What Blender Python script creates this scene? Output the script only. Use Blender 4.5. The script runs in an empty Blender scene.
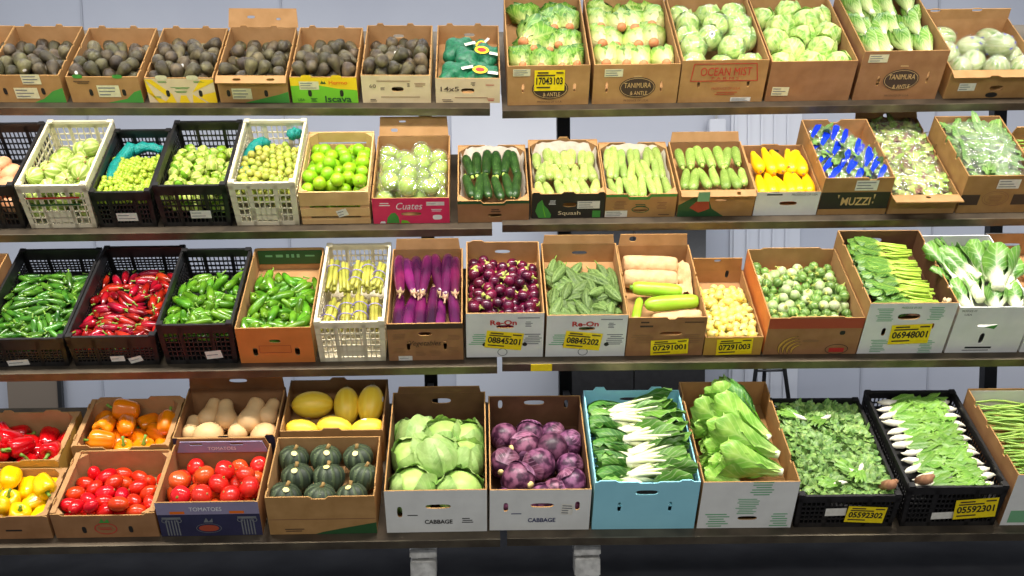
import bpy, bmesh, math, random
import numpy as np
from mathutils import Vector, Matrix, Euler
from mathutils.geometry import tessellate_polygon

SC = bpy.context.scene
COL = SC.collection
RAD = math.radians
PI = math.pi
random.seed(7)

# ------------------------------------------------------------------ camera, world, lamps, exposure
EYE = Vector((0, 0, 1.749))
PITCH, ROLL, YAW = RAD(6.5), RAD(-0.75), RAD(1.75)


def make_camera():
    cp, sp, cr, sr, cy, sy = math.cos(PITCH), math.sin(PITCH), math.cos(ROLL), math.sin(ROLL), math.cos(YAW), math.sin(YAW)
    fw = Vector((sy * cp, cy * cp, -sp))
    rt = Vector((cy, -sy, 0))
    up = rt.cross(fw)
    r = cr * rt + sr * up
    u = -sr * rt + cr * up
    cd = bpy.data.cameras.new('camera')
    cd.sensor_width = 36
    cd.lens = 1080 * 36 / 1024
    cd.clip_start = 0.05
    co = bpy.data.objects.new('camera', cd)
    COL.objects.link(co)
    co.matrix_world = Matrix(((r.x, u.x, -fw.x, EYE.x), (r.y, u.y, -fw.y, EYE.y), (r.z, u.z, -fw.z, EYE.z), (0, 0, 0, 1)))
    SC.camera = co


make_camera()
wd = bpy.data.worlds.new('world')
SC.world = wd
wd.use_nodes = True
wd.node_tree.nodes['Background'].inputs[0].default_value = (0.86, 0.92, 1.0, 1)
wd.node_tree.nodes['Background'].inputs[1].default_value = 0.28


def area_lamp(x, y, z, sx, sy, power, col=(1, 0.94, 0.86), tilt=0.0, spread=180.0):
    ld = bpy.data.lights.new('area_lamp', 'AREA')
    ld.shape = 'RECTANGLE'
    ld.size, ld.size_y = sx, sy
    ld.energy = power
    ld.color = col
    ld.spread = RAD(spread)
    lo = bpy.data.objects.new('area_lamp', ld)
    COL.objects.link(lo)
    lo.location = (x, y, z)
    lo.rotation_euler = (tilt, 0, 0)


for lx in (-2.1, 0.25, 2.6):
    area_lamp(lx, 3.12, 3.6, 1.9, 0.25, 40, tilt=RAD(28), spread=110)   # the lamps trained on the display
area_lamp(0.25, 5.75, 3.7, 8.0, 0.15, 46, (0.93, 0.96, 1.0), tilt=RAD(10), spread=150)   # added unseen lamp above and behind the racks, to brighten the wall
area_lamp(0.25, 5.62, 0.95, 7.0, 0.06, 30, (0.93, 0.96, 1.0), tilt=RAD(90))   # added unseen strip behind the racks, brightens the lower wall
for lx in (-1.7, 1.9):
    area_lamp(lx, -1.0, 3.3, 2.2, 0.3, 34, (1.0, 0.97, 0.92), tilt=RAD(48), spread=140)   # added fill lamps behind the viewer, lifting the box fronts
SC.view_settings.view_transform = 'Standard'
SC.view_settings.look = 'None'
SC.view_settings.gamma = 1.0
SC.view_settings.use_curve_mapping = False
SC.view_settings.exposure = 0.35


# ------------------------------------------------------------------ materials
def srgb(r, g, b):
    f = lambda c: (c / 255 / 12.92) if c / 255 <= 0.04045 else ((c / 255 + 0.055) / 1.055) ** 2.4
    return (f(r), f(g), f(b), 1.0)


def mat(name, c1, c2=None, rough=0.5, spec=0.5, metal=0.0, scale=25.0, detail=3.0, lo=0.35, hi=0.65, rnd=0.0, hue=0.0,
        bump=0.0, bscale=60.0, leaf=None, speck=None, stripe=None, coat=0.0, sss=0.0, obj_coords=True):
    """One principled material: two colours mixed by noise; rnd/hue vary it from thing to thing; leaf=(stalk colour, where it ends,
    softness, vein strength) blends from a pale stalk to the blade by the leaf's own length; stripe=(colour, n) lengthwise bands."""
    m = bpy.data.materials.new(name)
    m.use_nodes = True
    nt = m.node_tree
    N, L = nt.nodes, nt.links
    b = N['Principled BSDF']
    b.inputs['Roughness'].default_value = rough
    b.inputs['Metallic'].default_value = metal
    b.inputs['Specular IOR Level'].default_value = spec
    if coat:
        b.inputs['Coat Weight'].default_value = coat
        b.inputs['Coat Roughness'].default_value = 0.12
    tc = N.new('ShaderNodeTexCoord')
    no = N.new('ShaderNodeTexNoise')
    no.inputs['Scale'].default_value = scale
    no.inputs['Detail'].default_value = detail
    L.new(tc.outputs['Object'], no.inputs['Vector'])

    def mix(fac, a, c):
        x = N.new('ShaderNodeMix')
        x.data_type = 'RGBA'
        for sock, v in ((x.inputs[0], fac), (x.inputs[6], a), (x.inputs[7], c)):
            if hasattr(v, 'is_output'):
                L.new(v, sock)
            else:
                sock.default_value = v
        return x.outputs[2]

    def mth(op, a, c=0.0, clamp=False):
        x = N.new('ShaderNodeMath')
        x.operation = op
        x.use_clamp = clamp
        for sock, v in ((x.inputs[0], a), (x.inputs[1], c)):
            if hasattr(v, 'is_output'):
                L.new(v, sock)
            else:
                sock.default_value = v
        return x.outputs[0]

    def rng(v, a, c):
        x = N.new('ShaderNodeMapRange')
        L.new(v, x.inputs[0])
        x.inputs[1].default_value, x.inputs[2].default_value = a, c
        return x.outputs[0]

    oi = None
    if rnd or hue or stripe:
        oi = N.new('ShaderNodeObjectInfo')
    col = mix(rng(no.outputs[0], lo, hi), c1, c2 or c1)
    if stripe:
        at = N.new('ShaderNodeAttribute')
        at.attribute_name = 'ang'
        s = mth('SINE', mth('MULTIPLY', at.outputs['Fac'], 2 * PI * stripe[1]))
        s = mth('ADD', s, mth('MULTIPLY', mth('SUBTRACT', no.outputs[0], 0.5), 2.0))
        col = mix(rng(s, stripe[2] if len(stripe) > 2 else 0.2, 0.7), col, stripe[0])
    if leaf:
        at = N.new('ShaderNodeAttribute')
        at.attribute_name = 't'
        au = N.new('ShaderNodeAttribute')
        au.attribute_name = 'u'
        t, u = at.outputs['Fac'], mth('ABSOLUTE', au.outputs['Fac'])
        stalk, end, soft, vein = leaf[:4]
        f = rng(mth('ADD', t, mth('MULTIPLY', mth('SUBTRACT', no.outputs[0], 0.5), 0.25)), end - soft, end + soft)
        rib = rng(mth('ADD', u, mth('MULTIPLY', t, 0.10)), 0.06, 0.2)
        w = mth('FRACT', mth('SUBTRACT', mth('MULTIPLY', t, 7.0), mth('MULTIPLY', u, 2.2)))
        vn = rng(mth('ABSOLUTE', mth('SUBTRACT', w, 0.5)), 0.0, 0.14)
        pale = mth('MULTIPLY', mth('SUBTRACT', 1.0, mth('MULTIPLY', rib, vn)), vein)
        if len(leaf) > 4:  # the frill at the leaf's end is a deeper green
            tipf = rng(mth('ADD', mth('ADD', t, mth('MULTIPLY', u, 0.25)), mth('MULTIPLY', mth('SUBTRACT', no.outputs[0], 0.5), 0.5)), 0.82, 1.08)
            col = mix(tipf, col, leaf[4])
        col = mix(mth('MULTIPLY', f, mth('SUBTRACT', 1.0, pale), True), stalk, col)
    if speck:
        vo = N.new('ShaderNodeTexVoronoi')
        vo.inputs['Scale'].default_value = speck[1]
        L.new(tc.outputs['Object'], vo.inputs['Vector'])
        col = mix(rng(vo.outputs['Distance'], speck[2], speck[2] * 0.6), col, speck[0])
    if rnd or hue:
        hs = N.new('ShaderNodeHueSaturation')
        L.new(col, hs.inputs['Color'])
        r = mth('SUBTRACT', oi.outputs['Random'], 0.5)
        L.new(mth('ADD', mth('MULTIPLY', r, rnd * 2), 1.0), hs.inputs['Value'])
        r2 = mth('SUBTRACT', mth('FRACT', mth('MULTIPLY', oi.outputs['Random'], 17.31)), 0.5)
        L.new(mth('ADD', mth('MULTIPLY', r2, hue * 2), 0.5), hs.inputs['Hue'])
        col = hs.outputs['Color']
    L.new(col, b.inputs['Base Color'])
    if bump:
        n2 = N.new('ShaderNodeTexNoise')
        n2.inputs['Scale'].default_value = bscale
        L.new(tc.outputs['Object'], n2.inputs['Vector'])
        bp = N.new('ShaderNodeBump')
        bp.inputs['Strength'].default_value = bump
        bp.inputs['Distance'].default_value = 0.01
        L.new(n2.outputs[0], bp.inputs['Height'])
        L.new(bp.outputs[0], b.inputs['Normal'])
    return m


def film(name, tint=(1, 1, 1, 1), haze=0.03, rough=0.11, gloss=(0.05, 0.32), bumpy=0.8):
    """Clear plastic: mostly see-through, with gloss where the crumpled surface catches a lamp."""
    m = bpy.data.materials.new(name)
    m.use_nodes = True
    nt = m.node_tree
    N, L = nt.nodes, nt.links
    N.remove(N['Principled BSDF'])
    b = N.new('ShaderNodeBsdfGlossy')
    b.inputs['Color'].default_value = tint
    b.inputs['Roughness'].default_value = rough
    df = N.new('ShaderNodeBsdfDiffuse')
    df.inputs['Color'].default_value = (0.8, 0.8, 0.8, 1)
    tr = N.new('ShaderNodeBsdfTransparent')
    mx = N.new('ShaderNodeMixShader')
    out = N['Material Output']
    L.new(tr.outputs[0], mx.inputs[1])
    L.new(b.outputs[0], mx.inputs[2])
    m2 = N.new('ShaderNodeMixShader')
    m2.inputs[0].default_value = haze
    L.new(mx.outputs[0], m2.inputs[1])
    L.new(df.outputs[0], m2.inputs[2])
    L.new(m2.outputs[0], out.inputs['Surface'])
    fr = N.new('ShaderNodeLayerWeight')
    fr.inputs[0].default_value = 0.35
    mr = N.new('ShaderNodeMapRange')
    mr.inputs[3].default_value, mr.inputs[4].default_value = gloss
    L.new(fr.outputs['Facing'], mr.inputs[0])
    L.new(mr.outputs[0], mx.inputs[0])
    tc = N.new('ShaderNodeTexCoord')
    no = N.new('ShaderNodeTexNoise')
    no.inputs['Scale'].default_value = 45
    L.new(tc.outputs['Object'], no.inputs['Vector'])
    bp = N.new('ShaderNodeBump')
    bp.inputs['Strength'].default_value = bumpy
    bp.inputs['Distance'].default_value = 0.02
    L.new(no.outputs[0], bp.inputs['Height'])
    L.new(bp.outputs[0], b.inputs['Normal'])
    return m


M = {}
M['kraft'] = mat('kraft_board', srgb(178, 137, 86), srgb(164, 124, 75), rough=0.8, spec=0.2, scale=14, rnd=0.05)
M['kraft_in'] = mat('kraft_board_inside', srgb(184, 142, 97), srgb(170, 129, 85), rough=0.85, spec=0.15, scale=14, rnd=0.05)
M['kraft_dark'] = mat('brown_board', srgb(164, 119, 80), srgb(150, 107, 70), rough=0.8, spec=0.2, scale=14, rnd=0.05)
M['brown_in'] = mat('dark_brown_board_inside', srgb(108, 76, 52), srgb(96, 66, 44), rough=0.7, spec=0.25, scale=14)  # a darker brown for the insides of some cartons
M['kraft_cream'] = mat('cream_printed_board', srgb(226, 206, 166), srgb(214, 194, 152), rough=0.75, spec=0.2, scale=10)
M['white_board'] = mat('white_printed_board', srgb(232, 232, 226), srgb(222, 222, 216), rough=0.7, spec=0.25, scale=10)
M['black_board'] = mat('black_printed_board', srgb(34, 30, 26), srgb(42, 38, 33), rough=0.6, scale=10)
M['navy_board'] = mat('navy_printed_board', srgb(40, 40, 70), srgb(48, 48, 80), rough=0.55, scale=10)
M['purple_board'] = mat('slate_purple_board', srgb(142, 134, 162), srgb(150, 142, 170), rough=0.6, scale=10)
M['pink_board'] = mat('pink_printed_board', srgb(226, 48, 96), srgb(214, 42, 88), rough=0.6, scale=10)
M['orange_board'] = mat('orange_brown_board', srgb(222, 128, 58), srgb(210, 118, 50), rough=0.7, scale=10)
M['mustard_board'] = mat('mustard_board', srgb(196, 150, 62), srgb(184, 140, 56), rough=0.75, scale=10)
M['blue_plastic'] = mat('pale_blue_plastic', srgb(156, 220, 234), srgb(148, 212, 227), rough=0.45, scale=6)
M['black_plastic'] = mat('black_crate_plastic', srgb(26, 25, 26), srgb(34, 33, 34), rough=0.42, scale=30)
M['white_plastic'] = mat('ivory_crate_plastic', srgb(236, 226, 196), srgb(222, 212, 182), rough=0.5, scale=12)
M['wood'] = mat('pale_box_wood', srgb(226, 186, 128), srgb(206, 164, 106), rough=0.7, scale=9)
M['steel'] = mat('brushed_steel', srgb(128, 118, 100), srgb(96, 88, 76), rough=0.5, metal=0.8, scale=8, bump=0.05)
M['steel_dark'] = mat('worn_dark_steel', srgb(112, 100, 84), srgb(80, 72, 62), rough=0.5, metal=0.8, scale=6)
M['clamp'] = mat('silver_clamp_steel', srgb(226, 224, 218), srgb(186, 184, 178), rough=0.4, metal=0.35, scale=30)
M['black_steel'] = mat('black_painted_steel', srgb(24, 24, 26), rough=0.45)
M['wall'] = mat('blue_grey_wall_paint', srgb(172, 175, 185), srgb(166, 169, 180), rough=0.6, scale=2)
M['wall_white'] = mat('white_wall_panel', srgb(196, 198, 205), srgb(190, 192, 200), rough=0.55, scale=2)
M['seam'] = mat('grey_wall_seam', srgb(154, 157, 167), rough=0.6)
M['floor'] = mat('dark_sealed_floor', srgb(64, 64, 67), srgb(52, 52, 55), rough=0.9, spec=0.12, scale=4)
M['taupe'] = mat('taupe_board', srgb(112, 100, 88), rough=0.8)
M['label'] = mat('white_paper_label', srgb(236, 232, 220), srgb(224, 220, 206), rough=0.6, scale=60)
M['cream_label'] = mat('cream_paper_label', srgb(226, 220, 180), srgb(214, 208, 166), rough=0.6, scale=60)
M['yellow_label'] = mat('yellow_paper_label', srgb(252, 226, 18), srgb(244, 214, 10), rough=0.55, scale=40)
M['ink'] = mat('black_ink', srgb(28, 26, 24), rough=0.6)
M['ink_brown'] = mat('brown_ink', srgb(66, 48, 36), rough=0.7)
M['ink_soft'] = mat('faded_brown_ink', srgb(140, 100, 64), rough=0.7)
M['ink_red'] = mat('red_ink', srgb(190, 46, 40), rough=0.6)
M['ink_rust'] = mat('rust_ink', srgb(168, 70, 44), rough=0.7)
M['ink_orange'] = mat('orange_ink', srgb(232, 112, 30), rough=0.6)
M['ink_white'] = mat('white_ink', srgb(240, 240, 236), rough=0.6)
M['ink_grey'] = mat('grey_ink', srgb(120, 122, 124), rough=0.6)
M['ink_green'] = mat('green_ink', srgb(70, 150, 60), rough=0.6)
M['ink_pale_green'] = mat('pale_green_ink', srgb(120, 178, 132), rough=0.6)
M['ink_dark_green'] = mat('dark_green_ink', srgb(38, 84, 44), rough=0.6)
M['ink_yellow'] = mat('yellow_ink', srgb(246, 208, 30), rough=0.6)
M['ink_blue'] = mat('navy_ink', srgb(50, 56, 100), rough=0.6)
M['ink_tan'] = mat('tan_ink', srgb(214, 176, 118), rough=0.6)
M['ink_lime'] = mat('lime_ink', srgb(118, 196, 44), rough=0.6)
M['teal_net'] = mat('teal_mesh_netting', srgb(10, 128, 120), srgb(24, 156, 144), rough=0.4, scale=120, bump=0.6, bscale=150)
M['film'] = film('clear_plastic_film')
M['film_thick'] = film('milky_plastic_film', haze=0.05, rough=0.14)
M['film_crinkled'] = film('crinkled_film', haze=0.045, rough=0.10, gloss=(0.16, 0.5), bumpy=0.15)
M['kraft_paper'] = mat('crumpled_kraft_paper', srgb(222, 186, 138), srgb(206, 168, 118), rough=0.8, scale=30, bump=0.5, bscale=40)
M['liner'] = mat('white_paper_liner', srgb(214, 202, 184), srgb(200, 186, 166), rough=0.8, scale=30, bump=0.4, bscale=40)


# ------------------------------------------------------------------ mesh helpers
def link(name, me, parent=None):
    o = bpy.data.objects.new(name, me)
    COL.objects.link(o)
    if parent is not None:
        o.parent = parent
    return o


def finish(bm, name, mats, smooth=True, recalc=True):
    if recalc:
        bmesh.ops.recalc_face_normals(bm, faces=bm.faces)
    me = bpy.data.meshes.new(name)
    bm.to_mesh(me)
    bm.free()
    for m in (mats if isinstance(mats, (list, tuple)) else [mats]):
        me.materials.append(m)
    if smooth:
        me.polygons.foreach_set('use_smooth', [True] * len(me.polygons))
    return me


def bar(bm, x0, x1, y0, y1, z0, z1, mi=0, mtx=None):
    vs = [Vector((x, y, z)) for z in (z0, z1) for y in (y0, y1) for x in (x0, x1)]
    if mtx is not None:
        vs = [mtx @ v for v in vs]
    v = [bm.verts.new(p) for p in vs]
    for f in ((0, 2, 3, 1), (4, 5, 7, 6), (0, 1, 5, 4), (2, 6, 7, 3), (0, 4, 6, 2), (1, 3, 7, 5)):
        bm.faces.new([v[i] for i in f]).material_index = mi


def sheet(bm, outline, holes, t, mtx, outer=0, inner=1, edge=1):
    """A board cut to an outline with holes, thickness t, laid in the box by mtx (outline plane = outer face, +z of mtx = inward)."""
    loops = [[Vector((a, b, 0)) for a, b in outline]] + [[Vector((a, b, 0)) for a, b in h] for h in holes]
    tris = tessellate_polygon(loops)
    flat = [p for lp in loops for p in lp]
    fr = [bm.verts.new(mtx @ p) for p in flat]
    bk = [bm.verts.new(mtx @ (p + Vector((0, 0, t)))) for p in flat]
    for a, b, c in tris:
        try:
            bm.faces.new((fr[a], fr[b], fr[c])).material_index = outer
            bm.faces.new((bk[c], bk[b], bk[a])).material_index = inner
        except ValueError:
            pass
    s = 0
    for lp in loops:
        n = len(lp)
        for i in range(n):
            j = (i + 1) % n
            try:
                bm.faces.new((fr[s + i], fr[s + j], bk[s + j], bk[s + i])).material_index = edge
            except ValueError:
                pass
        s += n


def oval(cx, cy, w, h, n=16, p=3.0):
    """A rounded slot."""
    pts = []
    for i in range(n):
        a = 2 * PI * i / n
        c, s = math.cos(a), math.sin(a)
        pts.append((cx + w / 2 * math.copysign(abs(c) ** (2 / p), c), cy + h / 2 * math.copysign(abs(s) ** (2 / p), s)))
    return pts


def rect(cx, cy, w, h, rot=0.0):
    c, s = math.cos(rot), math.sin(rot)
    return [(cx + x * c - y * s, cy + x * s + y * c) for x, y in ((-w / 2, -h / 2), (w / 2, -h / 2), (w / 2, h / 2), (-w / 2, h / 2))]


def decal(parent, name, pts, m, mtx, lift=0.0012, label=None):
    """A flat print or paper on a face: outline pts in the face's plane, lifted off it."""
    bm = bmesh.new()
    vs = [Vector((a, b, 0)) for a, b in pts]
    v = [bm.verts.new(mtx @ (p + Vector((0, 0, -lift)))) for p in vs]
    for t in tessellate_polygon([vs]):
        bm.faces.new([v[i] for i in t])
    o = link(name, finish(bm, name, m, smooth=False), parent)
    if label:
        o['label'] = label
    return o


def decals(parent, name, polys, m, mtx, lift=0.0012):
    bm = bmesh.new()
    for pts in polys:
        vs = [Vector((a, b, 0)) for a, b in pts]
        v = [bm.verts.new(mtx @ (p + Vector((0, 0, -lift)))) for p in vs]
        for t in tessellate_polygon([vs]):
            bm.faces.new([v[i] for i in t])
    return link(name, finish(bm, name, m, smooth=False), parent)


def text(parent, s, w, h, m, mtx, cx, cy, rot=0.0, shear=0.0, lift=0.002, bold=0.0, name='printed_lettering'):
    """Lettering stretched to w x h on a face."""
    cu = bpy.data.curves.new('lettering', 'FONT')
    cu.body = s
    cu.size = 1.0
    cu.shear = shear
    cu.resolution_u = 3
    cu.offset = bold
    tmp = bpy.data.objects.new('lettering', cu)
    COL.objects.link(tmp)
    me = bpy.data.meshes.new_from_object(tmp)
    bpy.data.objects.remove(tmp)
    bpy.data.curves.remove(cu)
    n = len(me.vertices)
    co = np.empty(n * 3)
    me.vertices.foreach_get('co', co)
    co = co.reshape(-1, 3)
    lo, hi = co.min(0), co.max(0)
    a = (co[:, 0] - (lo[0] + hi[0]) / 2) * (w / max(1e-6, hi[0] - lo[0]))
    b = (co[:, 1] - (lo[1] + hi[1]) / 2) * (h / max(1e-6, hi[1] - lo[1]))
    c, s_ = math.cos(rot), math.sin(rot)
    mt = np.array(mtx)
    P = np.stack([cx + a * c - b * s_, cy + a * s_ + b * c, np.full(n, -lift), np.ones(n)], 1) @ mt.T
    me.vertices.foreach_set('co', P[:, :3].astype(np.float32).ravel())
    me.materials.clear()
    me.materials.append(m)
    me.update()
    return link(name, me, parent)


def edge_profile(w, h, feats):
    """Outline of a board w wide (centred) and h high whose top edge has tabs (+) or notches (-): feats (u0, u1, dh)."""
    pts = [(-w / 2, 0), (w / 2, 0), (w / 2, h)]
    for u0, u1, dh in sorted(feats, reverse=True):
        a1, a0 = (u1 - 0.5) * w, (u0 - 0.5) * w
        e = min(0.012, (a1 - a0) * 0.2)
        pts += [(a1, h), (a1 - e, h + dh), (a0 + e, h + dh), (a0, h)]
    pts.append((-w / 2, h))
    out = []
    for p in pts:
        if not out or (abs(p[0] - out[-1][0]) + abs(p[1] - out[-1][1])) > 1e-5:
            out.append(p)
    return out


def face_mtx(side, W, D, H):
    if side == 'front':
        return Matrix(((1, 0, 0, 0), (0, 0, 1, 0), (0, 1, 0, 0), (0, 0, 0, 1)))
    if side == 'back':
        return Matrix(((-1, 0, 0, 0), (0, 0, -1, D), (0, 1, 0, 0), (0, 0, 0, 1)))
    if side == 'left':
        return Matrix(((0, 0, 1, -W / 2), (-1, 0, 0, D / 2), (0, 1, 0, 0), (0, 0, 0, 1)))
    return Matrix(((0, 0, -1, W / 2), (1, 0, 0, D / 2), (0, 1, 0, 0), (0, 0, 0, 1)))
# ------------------------------------------------------------------ where every box stands: (row, x, z, width, height, depth[, distance up the shelf])
ROW_Y = {1: 4.85, 2: 4.6, 3: 4.3, 4: 4.0}
ROW_TILT = {1: RAD(37.81), 2: RAD(35.93), 3: RAD(32.33), 4: RAD(27.69)}
SHELF = {  # row, side: x0, z0, x1, z1, depth of the deck
    (1, 0): (-2.62, 2.0560, 0.0613, 2.0226, 0.60), (1, 1): (0.1144, 2.0102, 3.0, 2.0222, 0.62),
    (2, 0): (-2.62, 1.5111, 0.0590, 1.5071, 0.50), (2, 1): (0.1018, 1.5213, 3.0, 1.5152, 0.52),
    (3, 0): (-2.62, 0.9769, 0.0670, 0.9706, 0.60), (3, 1): (0.0873, 0.9784, 3.0, 0.9518, 0.56),
    (4, 0): (-2.62, 0.3775, 0.0641, 0.3579, 0.76), (4, 1): (0.0909, 0.3600, 3.0, 0.3200, 0.66)}
T = {
    'A1': (1, -2.247, .309, .141, .401), 'A2': (1, -1.943, .306, .138, .401), 'A3': (1, -1.610, .308, .131, .401), 'A4': (1, -1.283, .294, .126, .410),
    'A5': (1, -.971, .302, .137, .398), 'A6': (1, -.663, .288, .132, .408), 'A7': (1, -.349, .300, .142, .413), 'A8': (1, -.036, .283, .127, .440),
    'B1': (1, .318, .358, .202, .592), 'B2': (1, .702, .376, .202, .580), 'B3': (1, 1.085, .378, .217, .560), 'B4': (1, 1.476, .377, .205, .560),
    'B5': (1, 1.870, .375, .250, .500), 'B6': (1, 2.300, .410, .145, .440),
    'C0': (2, -2.040, .300, .220, .466), 'C1': (2, -1.739, .287, .220, .479), 'C2': (2, -1.470, .250, .182, .460), 'C3': (2, -1.182, .300, .211, .478),
    'C4': (2, -.886, .276, .221, .468), 'C5': (2, -.598, .288, .170, .436), 'C6': (2, -.281, .322, .134, .456), 'C7': (2, .065, .300, .115, .406),
    'C8': (2, .381, .308, .128, .398), 'C9': (2, .689, .300, .123, .380), 'C10': (2, 1.010, .322, .137, .358), 'C11': (2, 1.312, .273, .124, .344),
    'C12': (2, 1.600, .296, .194, .438), 'C13': (2, 1.902, .290, .098, .590), 'C14': (2, 2.206, .298, .197, .450), 'C15': (2, 2.510, .290, .182, .326),
    'D0': (3, -2.090, .200, .190, .502), 'D1': (3, -1.805, .352, .144, .593), 'D2': (3, -1.447, .350, .149, .599), 'D3': (3, -1.112, .296, .204, .500),
    'D4': (3, -.810, .296, .183, .520), 'D5': (3, -.511, .276, .206, .519), 'D6': (3, -.217, .298, .194, .491), 'D7': (3, .098, .307, .230, .473),
    'D8': (3, .422, .320, .217, .476), 'D9': (3, .742, .311, .202, .480), 'D10': (3, 1.020, .234, .095, .440), 'D11': (3, 1.338, .380, .192, .458),
    'D12': (3, 1.709, .352, .265, .491), 'D13': (3, 2.046, .300, .241, .484), 'D14': (3, 2.362, .310, .214, .535),
    'E1': (4, -1.816, .386, .113, .262), 'E2': (4, -1.857, .398, .14, .30, .267), 'E3': (4, -1.440, .385, .14, .300, .345),
    'E4': (4, -1.417, .385, .125, .335), 'E5': (4, -1.030, .405, .17, .312, .361), 'E6': (4, -1.026, .380, .173, .320),
    'E7': (4, -.606, .412, .17, .324, .394), 'E8': (4, -.606, .405, .195, .330), 'E9': (4, -.176, .381, .219, .569), 'E10': (4, .214, .380, .212, .544),
    'E11': (4, .612, .394, .246, .535), 'E12': (4, 1.002, .364, .243, .590), 'E13': (4, 1.389, .394, .164, .575), 'E14': (4, 1.795, .384, .206, .572),
    'E15': (4, 2.198, .390, .267, .504)}


def shelf_slope(row, x):
    x0, z0, x1, z1, d = SHELF[(row, 0 if x < 0.08 and not (row == 1 and x > 0.1) else 1)]
    return z0 + (x - x0) * (z1 - z0) / (x1 - x0), math.atan2(z1 - z0, x1 - x0)


class Box:
    """Where a container stands on its shelf: its frame (x across, y up the slope, z out of the shelf) and its size."""

    def __init__(s, key):
        t = T[key]
        s.taper = 1.0
        s.key, s.row, s.W, s.H, s.D = key, t[0], t[2], t[3], t[4]
        up = t[5] if len(t) > 5 else 0.0
        z, sl = shelf_slope(s.row, t[1])
        s.m = Matrix.Translation((t[1], ROW_Y[s.row], z)) @ Matrix.Rotation(-sl, 4, 'Y') @ Matrix.Rotation(ROW_TILT[s.row], 4, 'X') @ Matrix.Translation((0, up, 0.001))


def tag(o, label, cat, group=None, kind=None):
    if label:
        o['label'] = label
    if cat:
        o['category'] = cat
    if group:
        o['group'] = group
    if kind:
        o['kind'] = kind
    return o


def root(name, box, label, cat, group):
    o = link(name, None)
    o.matrix_world = box.m
    return tag(o, label, cat, group)


def carton(key, name, label, outer='kraft', inner='kraft_in', edge='kraft', front=(), back=(), side=(), fh=(), bh=(), sh=(), group='cartons on the display shelves',
           bflap=None, fflap=None, backH=None, outer_side=None, pad=None, sideH=None, frontH=None, corner=False, rim=0.0):
    """An open carton of boards: front/back/side are tabs and notches of the top edges, fh/bh/sh hand holes (u, v, w, h), bflap/fflap lid flaps."""
    b = Box(key)
    W, D, H = b.W, b.D, b.H
    t = 0.005
    r = root(name, b, label, 'carton', group)
    mats = [M[outer], M[inner], M[edge]]
    smats = [M[outer_side or outer], M[inner], M[edge]]
    idx = (0, 1, 2)

    def board(nm, sd, w, h, feats, holes, ms):
        bm = bmesh.new()
        hs = [oval((u - 0.5) * w, v * h, ww, hh) for u, v, ww, hh in holes]
        sheet(bm, edge_profile(w, h, feats), hs, t, face_mtx(sd, W, D, H), *idx)
        return link(nm, finish(bm, nm, ms, smooth=False), r)

    hb, hf, hs_ = backH or H, frontH or H, sideH or H
    board('front_panel', 'front', W, hf, front, fh, mats)
    board('back_panel', 'back', W, hb, [(1 - c, 1 - a, d) for a, c, d in back], [(1 - u, v, w, h) for u, v, w, h in bh], smats)
    board('side_panel', 'left', D - 2 * t, hs_, [(1 - c, 1 - a, d) for a, c, d in side], [(1 - u, v, w, h) for u, v, w, h in sh], smats)
    board('side_panel', 'right', D - 2 * t, hs_, side, sh, smats)
    bm = bmesh.new()
    bar(bm, -W / 2 + t, W / 2 - t, t, D - t, 0, t)
    link('bottom_panel', finish(bm, 'bottom_panel', M[inner], smooth=False), r)
    for sx in (-1, 1) if rim else ():
        bm = bmesh.new()
        bar(bm, sx * W / 2 - (rim if sx > 0 else 0), sx * W / 2 + (rim if sx < 0 else 0), t, D - t, H - .0005, H + .0045)
        link('folded_rim', finish(bm, 'folded_rim', M[inner], smooth=False), r)
    if pad:
        bm = bmesh.new()
        bar(bm, -W / 2 + t + .001, W / 2 - t - .001, t + .001, D - t - .001, pad - 0.006, pad)
        link('packing_board', finish(bm, 'packing_board', M[inner], smooth=False), r)
    if corner:  # triangular corner gussets
        for sx in (-1, 1):
            for y in (t, D - t):
                bm = bmesh.new()
                q = 0.045
                yy = q if y < D / 2 else -q
                pts = [(sx * (W / 2 - t), y), (sx * (W / 2 - t - q), y), (sx * (W / 2 - t), y + yy)]
                lo = [bm.verts.new((a, c, 0.006)) for a, c in pts]
                hi = [bm.verts.new((a, c, H - .002)) for a, c in pts]
                bm.faces.new(lo)
                bm.faces.new(hi)
                for i in range(3):
                    bm.faces.new((lo[i], lo[(i + 1) % 3], hi[(i + 1) % 3], hi[i]))
                link('corner_post', finish(bm, 'corner_post', M[inner], smooth=False), r)
    if bflap:
        Lf, ang, holes, w0 = bflap
        bm = bmesh.new()
        mt = Matrix.Translation((0, D, hb)) @ Matrix.Rotation(ang, 4, 'X') @ Matrix(((1, 0, 0, 0), (0, 0, 1, 0), (0, 1, 0, 0), (0, 0, 0, 1)))
        w = W * w0
        sheet(bm, [(-w / 2, 0), (w / 2, 0), (w / 2 - .006, Lf), (-w / 2 + .006, Lf)], [oval((u - .5) * w, v * Lf, ww, hh) for u, v, ww, hh in holes], -t, mt, 0, 1, 2)
        link('lid_flap', finish(bm, 'lid_flap', mats, smooth=False), r)
    if fflap:
        Lf, ang, holes, w0, fc = fflap
        bm = bmesh.new()
        mt = Matrix.Translation((0, 0, hf)) @ Matrix.Rotation(ang, 4, 'X') @ Matrix(((1, 0, 0, 0), (0, 0, -1, 0), (0, 1, 0, 0), (0, 0, 0, 1)))
        w = W * w0
        sheet(bm, edge_profile(w, Lf, fc), [oval((u - .5) * w, v * Lf, ww, hh) for u, v, ww, hh in holes], t, mt, 1, 0, 2)
        link('lid_flap', finish(bm, 'lid_flap', mats, smooth=False), r)
    r['_H'] = H
    return b, r


def F(b):
    return face_mtx('front', b.W, b.D, b.H)


def fx(b, u, v):
    return (u - 0.5) * b.W, v * b.H


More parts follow.
